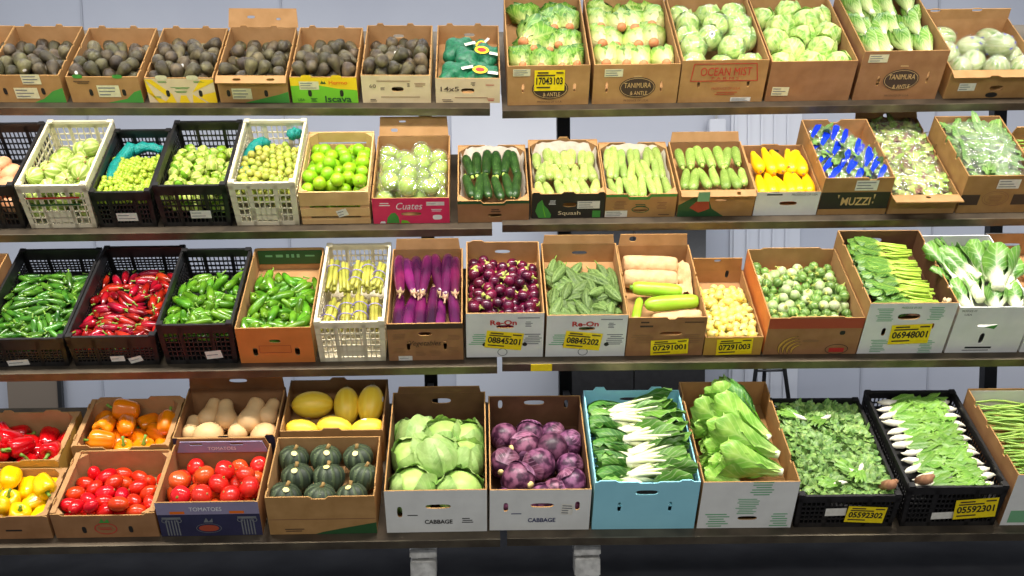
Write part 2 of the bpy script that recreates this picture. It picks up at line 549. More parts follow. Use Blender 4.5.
def paper(b, r, u, v, w, h, rot=0.0, m='label', lines=3, name='shipping_label'):
    """A paper label with rows of small print on the front."""
    cx, cy = fx(b, u, v)
    p = decal(r, name, rect(cx, cy, w, h, rot), M[m], F(b), 0.0012)
    polys = []
    rs = random.Random(int(1000 * (u + v)))
    for i in range(lines):
        y = h * (0.5 - (i + 0.75) / (lines + 0.5))
        ln = w * rs.uniform(0.45, 0.85)
        c, s = math.cos(rot), math.sin(rot)
        dx, dy = (-w * 0.44 + ln / 2), y
        polys.append(rect(cx + dx * c - dy * s, cy + dx * s + dy * c, ln, h * 0.09, rot))
    if polys:
        decals(p, 'small_print', polys, M['ink_grey'], F(b), 0.0018)
    return p


def price(b, r, u, v, number, w=0.115, h=0.068, rot=0.0, base=0.0012):
    """A yellow stock label with its number."""
    w, h = w * 1.12, h * 1.2
    cx, cy = fx(b, u, v)
    p = decal(r, 'yellow_stock_label', rect(cx, cy, w, h, rot), M['yellow_label'], F(b), base + 0.002)
    text(p, number, w * 0.88, h * 0.36, M['ink'], F(b), cx, cy - h * 0.02 * math.cos(rot), rot, lift=base + 0.003, bold=0.03, name='printed_number')
    polys = []
    for dx, dy, ln in ((-0.22, 0.38, 0.35), (-0.12, 0.25, 0.6), (0.33, 0.37, 0.24), (-0.2, -0.33, 0.45)):
        x, y = dx * w, dy * h
        c, s = math.cos(rot), math.sin(rot)
        polys.append(rect(cx + x * c - y * s, cy + x * s + y * c, ln * w, h * 0.07, rot))
    decals(p, 'small_print', polys, M['ink_brown'], F(b), base + 0.003)


def word(b, r, s, u, v, w, h, m='ink', **k):
    cx, cy = fx(b, u, v)
    return text(r, s, w, h, M[m], F(b), cx, cy, **k)


def print_rows(b, r, u, v, w, h, n, m='ink_soft', name='small_print'):
    """A block of fine print: n short rows."""
    cx, cy = fx(b, u, v)
    rs = random.Random(int(999 * (u + 2 * v)))
    decals(r, name, [rect(cx + rs.uniform(-.08, .08) * w, cy + h * (0.5 - (i + .5) / n), w * rs.uniform(.6, 1), h / n * 0.45) for i in range(n)], M[m], F(b), 0.0012)


def patch(b, r, pts, m, name='printed_panel', lift=0.0008):
    """A printed area of the front, corners in fractions of it."""
    return decal(r, name, [fx(b, u, v) for u, v in pts], M[m], F(b), lift)


def ring_print(b, r, u, v, w, h, th, m, name='printed_emblem', lift=0.0012):
    cx, cy = fx(b, u, v)
    n = 28
    polys = []
    for i in range(n):
        a0, a1 = 2 * PI * i / n, 2 * PI * (i + 1) / n
        o = lambda a, k: (cx + (w / 2 - k) * math.cos(a), cy + (h / 2 - k) * math.sin(a))
        polys.append([o(a0, 0), o(a1, 0), o(a1, th), o(a0, th)])
    return decals(r, name, polys, M[m], F(b), lift)


def crate(key, name, label, m, group, nfront=(16, 5), solid_top=0.16, window=None, label_plate=None, taper=0.95):
    """A moulded plastic crate: a thick rim, corner posts and lattice walls with a solid band."""
    b = Box(key)
    b.taper = taper
    W, D, H = b.W, b.D, b.H
    r = root(name, b, label, 'crate', group)
    mm = M[m]
    k = (1 - taper)

    def shape(bm):
        for v in bm.verts:
            v.co.x *= taper + k * v.co.z / H
        return bm

    bm = bmesh.new()
    rw, rt = 0.011, 0.014
    bar(bm, -W / 2, W / 2, 0, rw, H - rt, H)
    bar(bm, -W / 2, W / 2, D - rw, D, H - rt, H)
    bar(bm, -W / 2, -W / 2 + rw, rw, D - rw, H - rt, H)
    bar(bm, W / 2 - rw, W / 2, rw, D - rw, H - rt, H)
    for sx in (-1, 1):
        for y in (0.013, D - 0.013):  # rounded stacking lugs on the corners
            bar(bm, sx * (W / 2 - .014) - .012, sx * (W / 2 - .014) + .012, y - .012, y + .012, H - .002, H + .005)
    me = finish(shape(bm), 'rim', mm, smooth=False)
    link('rim', me, r)
    th = 0.005

    def wall(sd, w, nv, nh):
        bm = bmesh.new()
        mt = face_mtx(sd, W, D, H)
        bars = []
        top = H - rt
        bars.append((-w / 2, w / 2, top - H * solid_top, top))
        bars.append((-w / 2, w / 2, 0, 0.02))
        bars += [(-w / 2, -w / 2 + 0.02, 0, top), (w / 2 - 0.02, w / 2, 0, top)]
        z0, z1 = 0.02, top - H * solid_top
        for i in range(1, nh):
            z = z0 + (z1 - z0) * i / nh
            bars.append((-w / 2, w / 2, z - 0.003, z + 0.003))
        for i in range(1, nv):
            x = -w / 2 + w * i / nv
            bars.append((x - 0.0022, x + 0.0022, z0, z1))
        # slots in the solid band: leave it closed but add the raised reinforcing posts
        for fr_ in (0.30, 0.70):
            x = (fr_ - .5) * w
            bars.append((x - 0.008, x + 0.008, 0, top))
        if window:
            bars.append((-w * window[0] / 2, w * window[0] / 2, z0 + (z1 - z0) * window[1], z0 + (z1 - z0) * window[2]))
        for a0, a1, c0, c1 in bars:
            bar(bm, a0, a1, c0, c1, 0.001, 0.001 + th, mtx=mt)
        # bar() was fed (a, b, depth); mtx already maps depth inward
        link(sd + '_wall' if sd in ('front', 'back') else 'side_wall', finish(shape(bm), 'crate_wall', mm, smooth=False), r)

    wall('front', W, *nfront)
    wall('back', W, *nfront)
    wall('left', D, int(nfront[0] * D / W), nfront[1])
    wall('right', D, int(nfront[0] * D / W), nfront[1])
    bm = bmesh.new()
    bar(bm, -W / 2 + .006, W / 2 - .006, .006, D - .006, 0.001, 0.006)
    link('crate_floor', finish(shape(bm), 'crate_floor', mm, smooth=False), r)
    return b, r


# ------------------------------------------------------------------ settling produce into a box
def settle(rs, W, D, n, offs, rad, zf=0.0, tau=18.0, ztop=0.12, rot=None, pos=None, its=220, step=0.0035, ymin=0.0, x0=None, x1=None):
    """Let n rigid bodies (each a few spheres: offsets and radii) slide and settle in a W x D bin under gravity leaning tau degrees to the front."""
    offs = np.asarray(offs, float)
    rad = np.asarray(rad, float)
    S = len(rad)
    com0 = offs.mean(0)
    P0 = offs - com0
    R = np.empty((n, 3, 3))
    X = np.empty((n, 3))
    rm = rad.max()
    xa, xb = (-W / 2 if x0 is None else x0), (W / 2 if x1 is None else x1)
    for i in range(n):
        R[i] = np.array(rot(rs, i)) if rot else np.eye(3)
        if pos is not None:
            X[i] = pos[i]
        else:
            X[i] = (rs.uniform(xa + rm, xb - rm), rs.uniform(ymin + rm, D - rm), zf + rm + rs.random() * ztop)
    g = np.array([0, -math.sin(RAD(tau)), -math.cos(RAD(tau))])
    rr = np.tile(rad, n)
    body = np.repeat(np.arange(n), S)
    for it in range(its):
        k = it / its
        if k < 0.85:
            X += g * step * (1 - 0.8 * k)
        Q = (np.einsum('nij,sj->nsi', R, P0) + X[:, None, :]).reshape(-1, 3)
        if it % 6 == 0:
            d2 = ((Q[:, None, :] - Q[None, :, :]) ** 2).sum(-1)
            lim = (rr[:, None] + rr[None, :] + 0.02) ** 2
            I, J = np.nonzero((d2 < lim) & (body[:, None] < body[None, :]))
        for _ in range(3):
            dv = Q[I] - Q[J]
            dist = np.sqrt((dv ** 2).sum(-1)) + 1e-9
            ov = np.clip(rr[I] + rr[J] - dist, 0, None)
            c = dv / dist[:, None] * (ov * 0.5)[:, None] * 0.7
            for ax in range(3):
                Q[:, ax] += np.bincount(I, c[:, ax], len(Q)) - np.bincount(J, c[:, ax], len(Q))
            Q[:, 0] = np.clip(Q[:, 0], xa + rr, xb - rr)
            Q[:, 1] = np.clip(Q[:, 1], ymin + rr, D - rr)
            Q[:, 2] = np.maximum(Q[:, 2], zf + rr)
        Q3 = Q.reshape(n, S, 3)
        X = Q3.mean(1)
        if S > 1:
            A = np.einsum('nsi,sj->nij', Q3 - X[:, None, :], P0) + R * (1e-5 * S)
            U, _s, Vt = np.linalg.svd(A)
            dt = np.sign(np.linalg.det(U @ Vt))
            U[:, :, 2] *= dt[:, None]
            R = U @ Vt
    return [(Vector((X[i] - R[i] @ com0).tolist()), Matrix(R[i].tolist())) for i in range(n)]


def rz(a):
    return Matrix.Rotation(a, 3, 'Z')


def lie(rs, spread=180, tilt=20, base=0):
    """Orientation of a long thing lying down: its axis (z) laid along y, turned about the upright by base +- spread, tipped a little."""
    return (Matrix.Rotation(RAD(base + rs.uniform(-spread, spread)), 3, 'Z') @ Matrix.Rotation(RAD(-90 + rs.uniform(-tilt, tilt)), 3, 'X') @ Matrix.Rotation(rs.uniform(0, 2 * PI), 3, 'Z'))


def anyrot(rs, i=0):
    return Euler((rs.uniform(0, 6.3), rs.uniform(0, 6.3), rs.uniform(0, 6.3))).to_matrix()


KIND = {}      # kind name -> list of variants: (mesh, [(part name, mesh, [(sub-part name, mesh)])], label for part)
ITEMS = []     # everything put into boxes, for the labels


def put(kind, b, p, R, rs, box_words, noun, cat, group, scale=1.0, extra=(), name=None):
    """One piece of produce in box b at local place p, turned by R; its parts follow it."""
    v = KIND[kind][rs.randrange(len(KIND[kind]))]
    o = link(name or kind, v[0])
    o.matrix_world = b.m @ Matrix.Translation(p) @ R.to_4x4() @ Matrix.Scale(scale, 4)
    for nm, me in v[1]:
        link(nm, me, o)
    o['category'] = cat
    o['group'] = group
    ITEMS.append(dict(o=o, b=b, p=Vector(p), box=box_words, noun=noun))
    return o


def fill(kind, b, n, box_words, noun, cat, offs, rad, seed, zf=0.0, tau=18, ztop=0.12, rot=None, scale=(0.92, 1.08), ymax=None, its=220, wall=0.008, **k):
    rs = random.Random(seed)
    W, D = b.W - 2 * wall, (ymax or b.D) - 2 * wall
    res = settle(rs, W, D, n, offs, rad, zf + 0.006, tau, ztop, rot, its=its, **k)
    out = []
    for p, R in res:
        p = p + Vector((0, wall, 0))
        s = rs.uniform(*scale)
        out.append(put(kind, b, p, R, rs, box_words, noun, cat, noun + ' in ' + box_words, s))
    return out


def rows(kind, b, spec, box_words, noun, cat, seed, z0, slope=0.0, scale=(0.95, 1.05), jit=0.004, margin=0.0, tip=0.0, yaw=6):
    """Long things laid side by side in rows: spec = (centre y, how many, stem towards the back +1 or the front -1, height)."""
    rs = random.Random(seed)
    for y, n, dr, dz in spec:
        w = b.W - 0.02 - 2 * margin
        for i in range(n):
            x = -w / 2 + w * (i + .5) / n + rs.uniform(-jit, jit)
            yy = y + rs.uniform(-jit, jit) * 2
            R = Matrix.Rotation(RAD(rs.uniform(-yaw, yaw)), 3, 'Z') @ Matrix.Rotation(RAD(-90 * dr + tip * dr + rs.uniform(-3, 3)), 3, 'X') @ Matrix.Rotation(rs.uniform(0, 6.3), 3, 'Z')
            put(kind, b, Vector((x, yy, z0 - slope * y + dz + rs.uniform(0, jit))), R, rs, box_words, noun, cat, noun + ' in ' + box_words, rs.uniform(*scale))
# ------------------------------------------------------------------ produce shapes
def noise3(p, f, s):
    return (math.sin(p.x * f + s * 1.7 + 2.1 * math.sin(p.y * f * 0.7 + s)) + math.sin(p.y * f * 1.1 + s * 2.3 + 1.7 * math.sin(p.z * f * 0.8 + 2 * s)) + math.sin(p.z * f * 0.9 - s + 1.3 * math.sin(p.x * f * 1.2 - s))) / 3


def revolve(prof, seg=18, ribs=0, ramp=0.0, namp=0.0, nf=40.0, bend=0.0, seed=0, squash=1.0, ribpow=1.0, radial=None):
    """A solid of revolution about z from (z, r) points; ribs lobes, soft dents, bent sideways. Stores the turn as 'ang'."""
    bm = bmesh.new()
    la = bm.verts.layers.float.new('ang')
    zs = [p[0] for p in prof]
    z0, z1 = min(zs), max(zs)
    ringv = []
    for z, r in prof:
        if r < 1e-5:
            v = bm.verts.new((bend * ((z - z0) / (z1 - z0)) ** 2, 0, z))
            ringv.append([v])
            continue
        ring = []
        for i in range(seg):
            a = 2 * PI * i / seg
            rr = r
            if ribs:
                c = abs(math.cos(a * ribs / 2))
                rr = r * (1 - ramp * (1 - c ** ribpow))
            p = Vector((rr * math.cos(a), rr * math.sin(a) * squash, z))
            if namp:
                p *= 1 + namp * noise3(p, nf, seed)
            p.x += bend * ((z - z0) / (z1 - z0)) ** 2
            v = bm.verts.new(p)
            v[la] = i / seg
            ring.append(v)
        ringv.append(ring)
    for A, B in zip(ringv, ringv[1:]):
        if len(A) == 1 and len(B) == 1:
            continue
        for i in range(seg):
            j = (i + 1) % seg
            if len(A) == 1:
                bm.faces.new((A[0], B[j], B[i]))
            elif len(B) == 1:
                bm.faces.new((A[i], A[j], B[0]))
            else:
                bm.faces.new((A[i], A[j], B[j], B[i]))
    return bm


def smooth_prof(pts, n=12):
    """Round a few (z, r) control points into n rings (Catmull-Rom)."""
    out = []
    m = len(pts)
    for k in range(n + 1):
        t = k / n * (m - 1)
        i = min(int(t), m - 2)
        f = t - i
        p = [pts[max(0, min(m - 1, i + d))] for d in (-1, 0, 1, 2)]
        q = []
        for c in (0, 1):
            a, b_, c_, d_ = (x[c] for x in p)
            q.append(0.5 * (2 * b_ + (c_ - a) * f + (2 * a - 5 * b_ + 4 * c_ - d_) * f * f + (3 * b_ - a - 3 * c_ + d_) * f ** 3))
        out.append((q[0], max(0.0, q[1])))
    out[0] = (pts[0][0], 0.0)
    out[-1] = (pts[-1][0], 0.0)
    return out


def ball(r, h=None, seg=14, n=9, **k):
    h = h or r
    return revolve([(-h * math.cos(PI * i / n), r * math.sin(PI * i / n) if 0 < i < n else 0.0) for i in range(n + 1)], seg, **k)


def tube(pts, rads, seg=8, caps=True, bm=None, t_attr=False, flat=1.0):
    """A tapering tube through points."""
    bm = bm or bmesh.new()
    if t_attr:
        lt = bm.verts.layers.float.get('t') or bm.verts.layers.float.new('t')
        lu = bm.verts.layers.float.get('u') or bm.verts.layers.float.new('u')
    pts = [Vector(p) for p in pts]
    rings = []
    prev = None
    for i, p in enumerate(pts):
        d = (pts[min(i + 1, len(pts) - 1)] - pts[max(i - 1, 0)]).normalized()
        if prev is None:
            s = d.orthogonal().normalized()
        else:
            s = (prev - d * prev.dot(d)).normalized()
        prev = s
        q = d.cross(s)
        ring = []
        for k in range(seg):
            a = 2 * PI * k / seg
            v = bm.verts.new(p + (s * math.cos(a) + q * math.sin(a) * flat) * rads[i])
            if t_attr:
                v[lt] = i / (len(pts) - 1) * (t_attr if t_attr is not True else 1.0)
                v[lu] = 1.0
            ring.append(v)
        rings.append(ring)
    for A, B in zip(rings, rings[1:]):
        for k in range(seg):
            j = (k + 1) % seg
            bm.faces.new((A[k], A[j], B[j], B[k]))
    if caps:
        bm.faces.new(rings[0][::-1])
        bm.faces.new(rings[-1])
    return bm


def leaf(bm, o, d, out, L, W, shape='blade', flare=0.2, cup=0.3, ruf=0.02, curl=0.0, seed=0, nu=7, nv=9, waves=3.0):
    """One leaf grown from o along d, its outside towards out: a curved, ruffled sheet. 't' runs along it, 'u' across it."""
    lt = bm.verts.layers.float.get('t') or bm.verts.layers.float.new('t')
    lu = bm.verts.layers.float.get('u') or bm.verts.layers.float.new('u')
    d, out = d.normalized(), out.normalized()
    side = d.cross(out).normalized()
    rs = random.Random(seed)
    ph, ph2 = rs.uniform(0, 6.3), rs.uniform(0, 6.3)
    bd = rs.uniform(-0.12, 0.12) * L
    grid = []
    for j in range(nv):
        v = j / (nv - 1)
        if shape == 'blade':
            w = W * (0.22 + 0.9 * v ** 0.8) * (1 - max(0, (v - 0.72) / 0.28) ** 2 * 0.85)
        elif shape == 'spoon':
            w = W * (0.20 if v < 0.42 else 0.20 + 0.85 * math.sin(min(1, (v - 0.42) / 0.58) * PI * 0.93) ** 0.7)
        elif shape == 'bok':
            w = W * (0.45 - 0.15 * v if v < 0.4 else 0.39 + 0.65 * math.sin((v - 0.4) / 0.6 * PI * 0.95) ** 0.8)
        elif shape == 'long':
            w = W * (0.35 + 0.65 * math.sin(min(1, 0.12 + v * 0.95) * PI) ** 0.7)
        else:  # oval
            w = W * max(0.06, math.sin(min(1.0, 0.04 + v * 0.96) * PI) ** 0.6)
        c = o + d * L * v + out * (flare * L * v ** 1.7 - curl * L * max(0, v - 0.45) ** 2 * 3) + side * bd * v * v
        row = []
        for i in range(nu):
            u = -1 + 2 * i / (nu - 1)
            rf = ruf * L * (abs(u) ** 1.5) * (0.25 + v) * (math.sin(v * waves * 2 * PI + ph + (2.0 if u > 0 else 0)) + 0.6 * math.sin(v * waves * 4.3 + ph2 + u * 2))
            rf += ruf * 0.6 * L * max(0, v - 0.75) * 3 * math.sin(u * 5 + ph2)
            p = c + side * (u * w) - out * (cup * u * u * w) + out * rf
            q = bm.verts.new(p)
            q[lt] = v
            q[lu] = u
            row.append(q)
        grid.append(row)
    for A, B in zip(grid, grid[1:]):
        for i in range(nu - 1):
            bm.faces.new((A[i], A[i + 1], B[i + 1], B[i]))


def variants(kind, fn, n):
    KIND[kind] = [fn(i) for i in range(n)]


def sm(bm, nm, m):
    return finish(bm, nm, m, True)


G = {}
G['avocado'] = mat('avocado_skin', srgb(108, 98, 66), srgb(64, 56, 44), rough=0.30, scale=22, rnd=0.42, hue=0.03, bump=0.5, bscale=260, speck=(srgb(128, 122, 84), 260, 0.22))
G['stub'] = mat('dry_stem_end', srgb(160, 128, 74), rough=0.8)
G['avobag'] = mat('green_net_bag', srgb(16, 92, 62), srgb(36, 122, 82), rough=0.35, scale=70, bump=0.4, bscale=120)
G['icebergleaf'] = mat('iceberg_outer_leaf', srgb(188, 214, 118), srgb(116, 166, 64), rough=0.4, scale=26, detail=6, lo=0.42, hi=0.62, rnd=0.15, leaf=(srgb(222, 232, 172), 0.14, 0.2, 0.5), bump=0.5, bscale=26)
G['iceberg'] = mat('iceberg_leaf', srgb(208, 222, 142), srgb(128, 176, 70), rough=0.4, scale=28, detail=6, lo=0.42, hi=0.62, rnd=0.12, hue=0.015, bump=0.4, bscale=22)
G['lettuce'] = mat('green_leaf_lettuce', srgb(136, 182, 62), srgb(84, 140, 42), rough=0.42, scale=24, rnd=0.14, leaf=(srgb(222, 228, 150), 0.34, 0.25, 0.35, srgb(58, 108, 34)))
G['endive'] = mat('pale_lettuce', srgb(186, 208, 92), srgb(116, 168, 52), rough=0.42, scale=24, rnd=0.12, leaf=(srgb(232, 230, 164), 0.50, 0.25, 0.35, srgb(96, 146, 46)))
G['cutstem'] = mat('cut_lettuce_stem', srgb(214, 146, 92), srgb(196, 120, 74), rough=0.6, scale=60)
G['romaine'] = mat('romaine_leaf', srgb(122, 166, 58), srgb(86, 136, 40), rough=0.4, scale=14, rnd=0.12, leaf=(srgb(226, 236, 168), 0.36, 0.25, 0.45, srgb(62, 112, 34)))
G['celery'] = mat('wrapped_pale_head', srgb(206, 210, 156), srgb(120, 158, 80), rough=0.4, scale=20, detail=5, rnd=0.1, stripe=(srgb(188, 196, 150), 11))
G['tanroot'] = mat('tan_root_skin', srgb(232, 176, 130), srgb(214, 150, 104), rough=0.5, scale=20, rnd=0.1)
G['ghata'] = mat('striped_round_squash_skin', srgb(168, 190, 88), srgb(148, 174, 70), rough=0.38, scale=30, rnd=0.14, stripe=(srgb(212, 226, 140), 9))
G['tinygreen'] = mat('small_green_fruit_skin', srgb(176, 196, 66), srgb(152, 178, 50), rough=0.4, scale=40, rnd=0.2, hue=0.015)
G['tomatillo'] = mat('tomatillo_skin', srgb(150, 192, 44), srgb(112, 166, 34), rough=0.35, scale=30, rnd=0.2, hue=0.02)
G['husk'] = mat('dry_tomatillo_husk', srgb(176, 198, 84), srgb(140, 170, 56), rough=0.6, scale=40, rnd=0.15, stripe=(srgb(206, 210, 120), 6))
G['tomatillo_pale'] = mat('pale_tomatillo_skin', srgb(196, 196, 92), srgb(160, 178, 62), rough=0.4, scale=26, rnd=0.25, hue=0.03)
G['lime'] = mat('lime_skin', srgb(164, 212, 34), srgb(134, 190, 24), rough=0.28, scale=16, rnd=0.12, hue=0.015, bump=0.15, bscale=300)
G['guava'] = mat('pale_green_fruit_skin', srgb(190, 214, 92), srgb(158, 194, 60), rough=0.35, scale=18, rnd=0.1)
G['zucchini'] = mat('zucchini_skin', srgb(48, 80, 34), srgb(30, 58, 22), rough=0.3, scale=30, rnd=0.2, speck=(srgb(112, 158, 70), 150, 0.25))
G['zucend'] = mat('zucchini_stem_end', srgb(196, 208, 110), srgb(150, 180, 70), rough=0.5)
G['palesquash'] = mat('pale_green_squash_skin', srgb(176, 192, 106), srgb(150, 172, 80), rough=0.35, scale=24, rnd=0.2, hue=0.01, speck=(srgb(232, 240, 176), 130, 0.25))
G['opo'] = mat('long_pale_squash_skin', srgb(166, 190, 98), srgb(142, 170, 78), rough=0.35, scale=24, rnd=0.2, hue=0.01, speck=(srgb(228, 238, 170), 130, 0.25))
G['midsquash'] = mat('light_green_squash_skin', srgb(152, 180, 84), srgb(130, 162, 68), rough=0.35, scale=24, rnd=0.18, speck=(srgb(212, 226, 150), 130, 0.25))
G['yellowsquash'] = mat('yellow_squash_skin', srgb(255, 206, 22), srgb(250, 190, 10), rough=0.32, scale=14, rnd=0.05, bump=0.1, bscale=50)
G['jalapeno'] = mat('green_chilli_skin', srgb(104, 156, 36), srgb(68, 118, 22), rough=0.2, scale=18, rnd=0.22, hue=0.015, coat=0.3)
G['jaldark'] = mat('dark_green_chilli_skin', srgb(84, 136, 40), srgb(46, 92, 24), rough=0.2, scale=18, rnd=0.28, hue=0.015, coat=0.3)
G['fresno'] = mat('red_chilli_skin', srgb(186, 20, 20), srgb(120, 10, 14), rough=0.18, scale=16, rnd=0.35, hue=0.012, coat=0.4)
G['stem'] = mat('green_stem', srgb(122, 160, 56), srgb(98, 138, 44), rough=0.5, rnd=0.1)
G['eggplant'] = mat('long_purple_eggplant_skin', srgb(116, 28, 84), srgb(62, 20, 54), rough=0.2, scale=9, rnd=0.45, hue=0.025, coat=0.3)
G['calyx_pink'] = mat('faded_pinkish_calyx', srgb(196, 152, 128), srgb(170, 146, 96), rough=0.6, scale=60, rnd=0.2)
G['roundegg'] = mat('round_dark_eggplant_skin', srgb(112, 14, 50), srgb(62, 12, 40), rough=0.18, scale=14, rnd=0.35, coat=0.3)
G['calyx'] = mat('green_calyx', srgb(186, 190, 98), srgb(146, 160, 66), rough=0.6, scale=60, rnd=0.15)
G['bitter'] = mat('bitter_melon_skin', srgb(104, 130, 66), srgb(70, 98, 42), rough=0.55, scale=140, rnd=0.25, stripe=(srgb(112, 136, 74), 8), bump=0.6, bscale=120)
G['calyx_pale'] = mat('pale_green_calyx', srgb(222, 228, 172), srgb(190, 206, 130), rough=0.6, scale=60, rnd=0.15)
G['gourd'] = mat('smooth_green_gourd_skin', srgb(168, 214, 58), srgb(150, 200, 44), rough=0.3, scale=10, rnd=0.04)
G['yelegg'] = mat('small_yellow_eggplant_skin', srgb(244, 230, 140), srgb(236, 212, 96), rough=0.3, scale=12, rnd=0.12, hue=0.015)
G['thai'] = mat('green_white_eggplant_skin', srgb(112, 148, 66), srgb(82, 124, 48), rough=0.3, scale=40, rnd=0.25, stripe=(srgb(140, 170, 92), 9, 0.2))
G['thaiwhite'] = mat('whitish_eggplant_skin', srgb(206, 214, 170), srgb(160, 186, 112), rough=0.28, scale=22, rnd=0.1)
G['bell_red'] = mat('red_bell_pepper_skin', srgb(214, 14, 20), srgb(176, 6, 16), rough=0.16, scale=8, rnd=0.12, coat=0.4)
G['bell_yellow'] = mat('yellow_bell_pepper_skin', srgb(255, 212, 12), srgb(252, 196, 8), rough=0.18, scale=8, rnd=0.06, coat=0.3)
G['bell_orange'] = mat('orange_bell_pepper_skin', srgb(252, 150, 14), srgb(240, 124, 8), rough=0.18, scale=8, rnd=0.12, coat=0.3)
G['roma'] = mat('plum_tomato_skin', srgb(228, 52, 22), srgb(206, 34, 14), rough=0.22, scale=12, rnd=0.10, hue=0.008, coat=0.2)
G['tomato'] = mat('round_tomato_skin', srgb(228, 72, 34), srgb(210, 48, 22), rough=0.22, scale=12, rnd=0.10, hue=0.01, coat=0.2)
G['butternut'] = mat('butternut_skin', srgb(232, 196, 142), srgb(222, 180, 124), rough=0.5, scale=10, rnd=0.05)
G['spaghetti'] = mat('spaghetti_squash_skin', srgb(250, 214, 64), srgb(246, 206, 52), rough=0.4, scale=14, rnd=0.05, stripe=(srgb(251, 217, 72), 10))
G['acorn'] = mat('acorn_squash_skin', srgb(60, 72, 50), srgb(38, 50, 36), rough=0.55, scale=26, detail=5, rnd=0.2, speck=(srgb(104, 118, 78), 60, 0.2), stripe=(srgb(78, 92, 62), 10, 0.5))
G['cabbage'] = mat('green_cabbage_leaf', srgb(172, 200, 118), srgb(132, 172, 86), rough=0.45, scale=12, rnd=0.12, leaf=(srgb(186, 212, 138), 0.10, 0.2, 0.38), bump=0.5, bscale=30)
G['cabball'] = mat('green_cabbage_head', srgb(188, 214, 122), srgb(150, 192, 86), rough=0.42, scale=14, detail=5, rnd=0.1, bump=0.4, bscale=24)
G['redcab'] = mat('red_cabbage_head', srgb(132, 80, 108), srgb(60, 26, 50), rough=0.4, scale=34, detail=8, lo=0.40, hi=0.56, rnd=0.35, hue=0.03, bump=0.3, bscale=24)
G['redcableaf'] = mat('red_cabbage_leaf', srgb(144, 88, 118), srgb(62, 26, 52), rough=0.42, scale=28, detail=8, lo=0.40, hi=0.58, rnd=0.35, hue=0.02, leaf=(srgb(206, 160, 190), 0.06, 0.2, 0.45))
G['cabcut'] = mat('cut_cabbage_core', srgb(244, 226, 150), srgb(232, 208, 126), rough=0.6, scale=60)
G['mustard'] = mat('mustard_green_leaf', srgb(104, 156, 52), srgb(66, 118, 34), rough=0.4, scale=16, rnd=0.2, leaf=(srgb(232, 234, 190), 0.34, 0.1, 0.3))
G['stalk'] = mat('white_green_stalk', srgb(244, 244, 220), srgb(226, 234, 180), rough=0.35, scale=14, rnd=0.04)
G['leafy'] = mat('soft_green_lettuce_leaf', srgb(170, 210, 92), srgb(122, 178, 62), rough=0.4, scale=16, rnd=0.14, leaf=(srgb(206, 228, 144), 0.12, 0.25, 0.32))
G['leafy_dark'] = mat('deep_green_outer_leaf', srgb(76, 134, 48), srgb(54, 108, 34), rough=0.4, scale=12, rnd=0.1, leaf=(srgb(170, 200, 112), 0.10, 0.2, 0.35))
G['cress'] = mat('small_dark_green_leaf', srgb(140, 180, 90), srgb(70, 116, 50), rough=0.45, scale=40, rnd=0.25, hue=0.01, leaf=(srgb(190, 212, 130), 0.1, 0.2, 0.5))
G['radishgreen'] = mat('radish_top_leaf', srgb(126, 172, 62), srgb(88, 142, 44), rough=0.42, scale=20, rnd=0.2, leaf=(srgb(206, 224, 150), 0.05, 0.1, 0.3))
G['radish'] = mat('white_radish_skin', srgb(250, 246, 228), srgb(238, 232, 206), rough=0.35, scale=20, rnd=0.04)
G['choy'] = mat('flowering_greens_leaf', srgb(84, 132, 50), srgb(52, 100, 32), rough=0.38, scale=18, rnd=0.15, leaf=(srgb(196, 220, 96), 0.40, 0.08, 0.5))
G['choystem'] = mat('light_green_flowering_stem', srgb(186, 214, 84), srgb(158, 196, 62), rough=0.35, scale=14, rnd=0.12)
G['bok'] = mat('bok_choy_leaf', srgb(116, 164, 62), srgb(76, 128, 42), rough=0.38, scale=14, rnd=0.12, leaf=(srgb(240, 244, 208), 0.40, 0.10, 0.25))
G['bean'] = mat('long_bean_skin', srgb(164, 196, 92), srgb(132, 172, 66), rough=0.4, scale=14, rnd=0.2, hue=0.015)
G['lemongrass'] = mat('pale_yellow_green_stalk', srgb(190, 182, 82), srgb(146, 148, 56), rough=0.42, scale=16, rnd=0.14, hue=0.01)
G['band'] = mat('purple_rubber_band', srgb(150, 140, 214), rough=0.5)
G['ginger'] = mat('pale_ginger_skin', srgb(234, 206, 160), srgb(220, 188, 140), rough=0.6, scale=30)
G['herb'] = mat('bagged_herb_leaf', srgb(112, 156, 66), srgb(66, 112, 42), rough=0.45, scale=30, rnd=0.2, leaf=(srgb(206, 222, 160), 0.1, 0.2, 0.5))
G['redleaf'] = mat('red_tipped_lettuce_leaf', srgb(112, 54, 64), srgb(136, 174, 66), rough=0.42, scale=24, lo=0.42, hi=0.55, rnd=0.2, leaf=(srgb(216, 230, 140), 0.3, 0.2, 0.5))
G['bluefilm'] = mat('blue_printed_plastic', srgb(22, 60, 220), srgb(14, 44, 196), rough=0.2, scale=20, coat=0.3)
G['sticker'] = mat('white_fruit_sticker', srgb(246, 244, 238), rough=0.4)
G['sticker_yellow'] = mat('pale_yellow_sticker', srgb(250, 236, 150), rough=0.4)
G['sticker_violet'] = mat('violet_fruit_sticker', srgb(96, 84, 190), rough=0.4)
G['cut_root'] = mat('cut_brown_root', srgb(164, 118, 84), srgb(140, 96, 66), rough=0.8, scale=50)


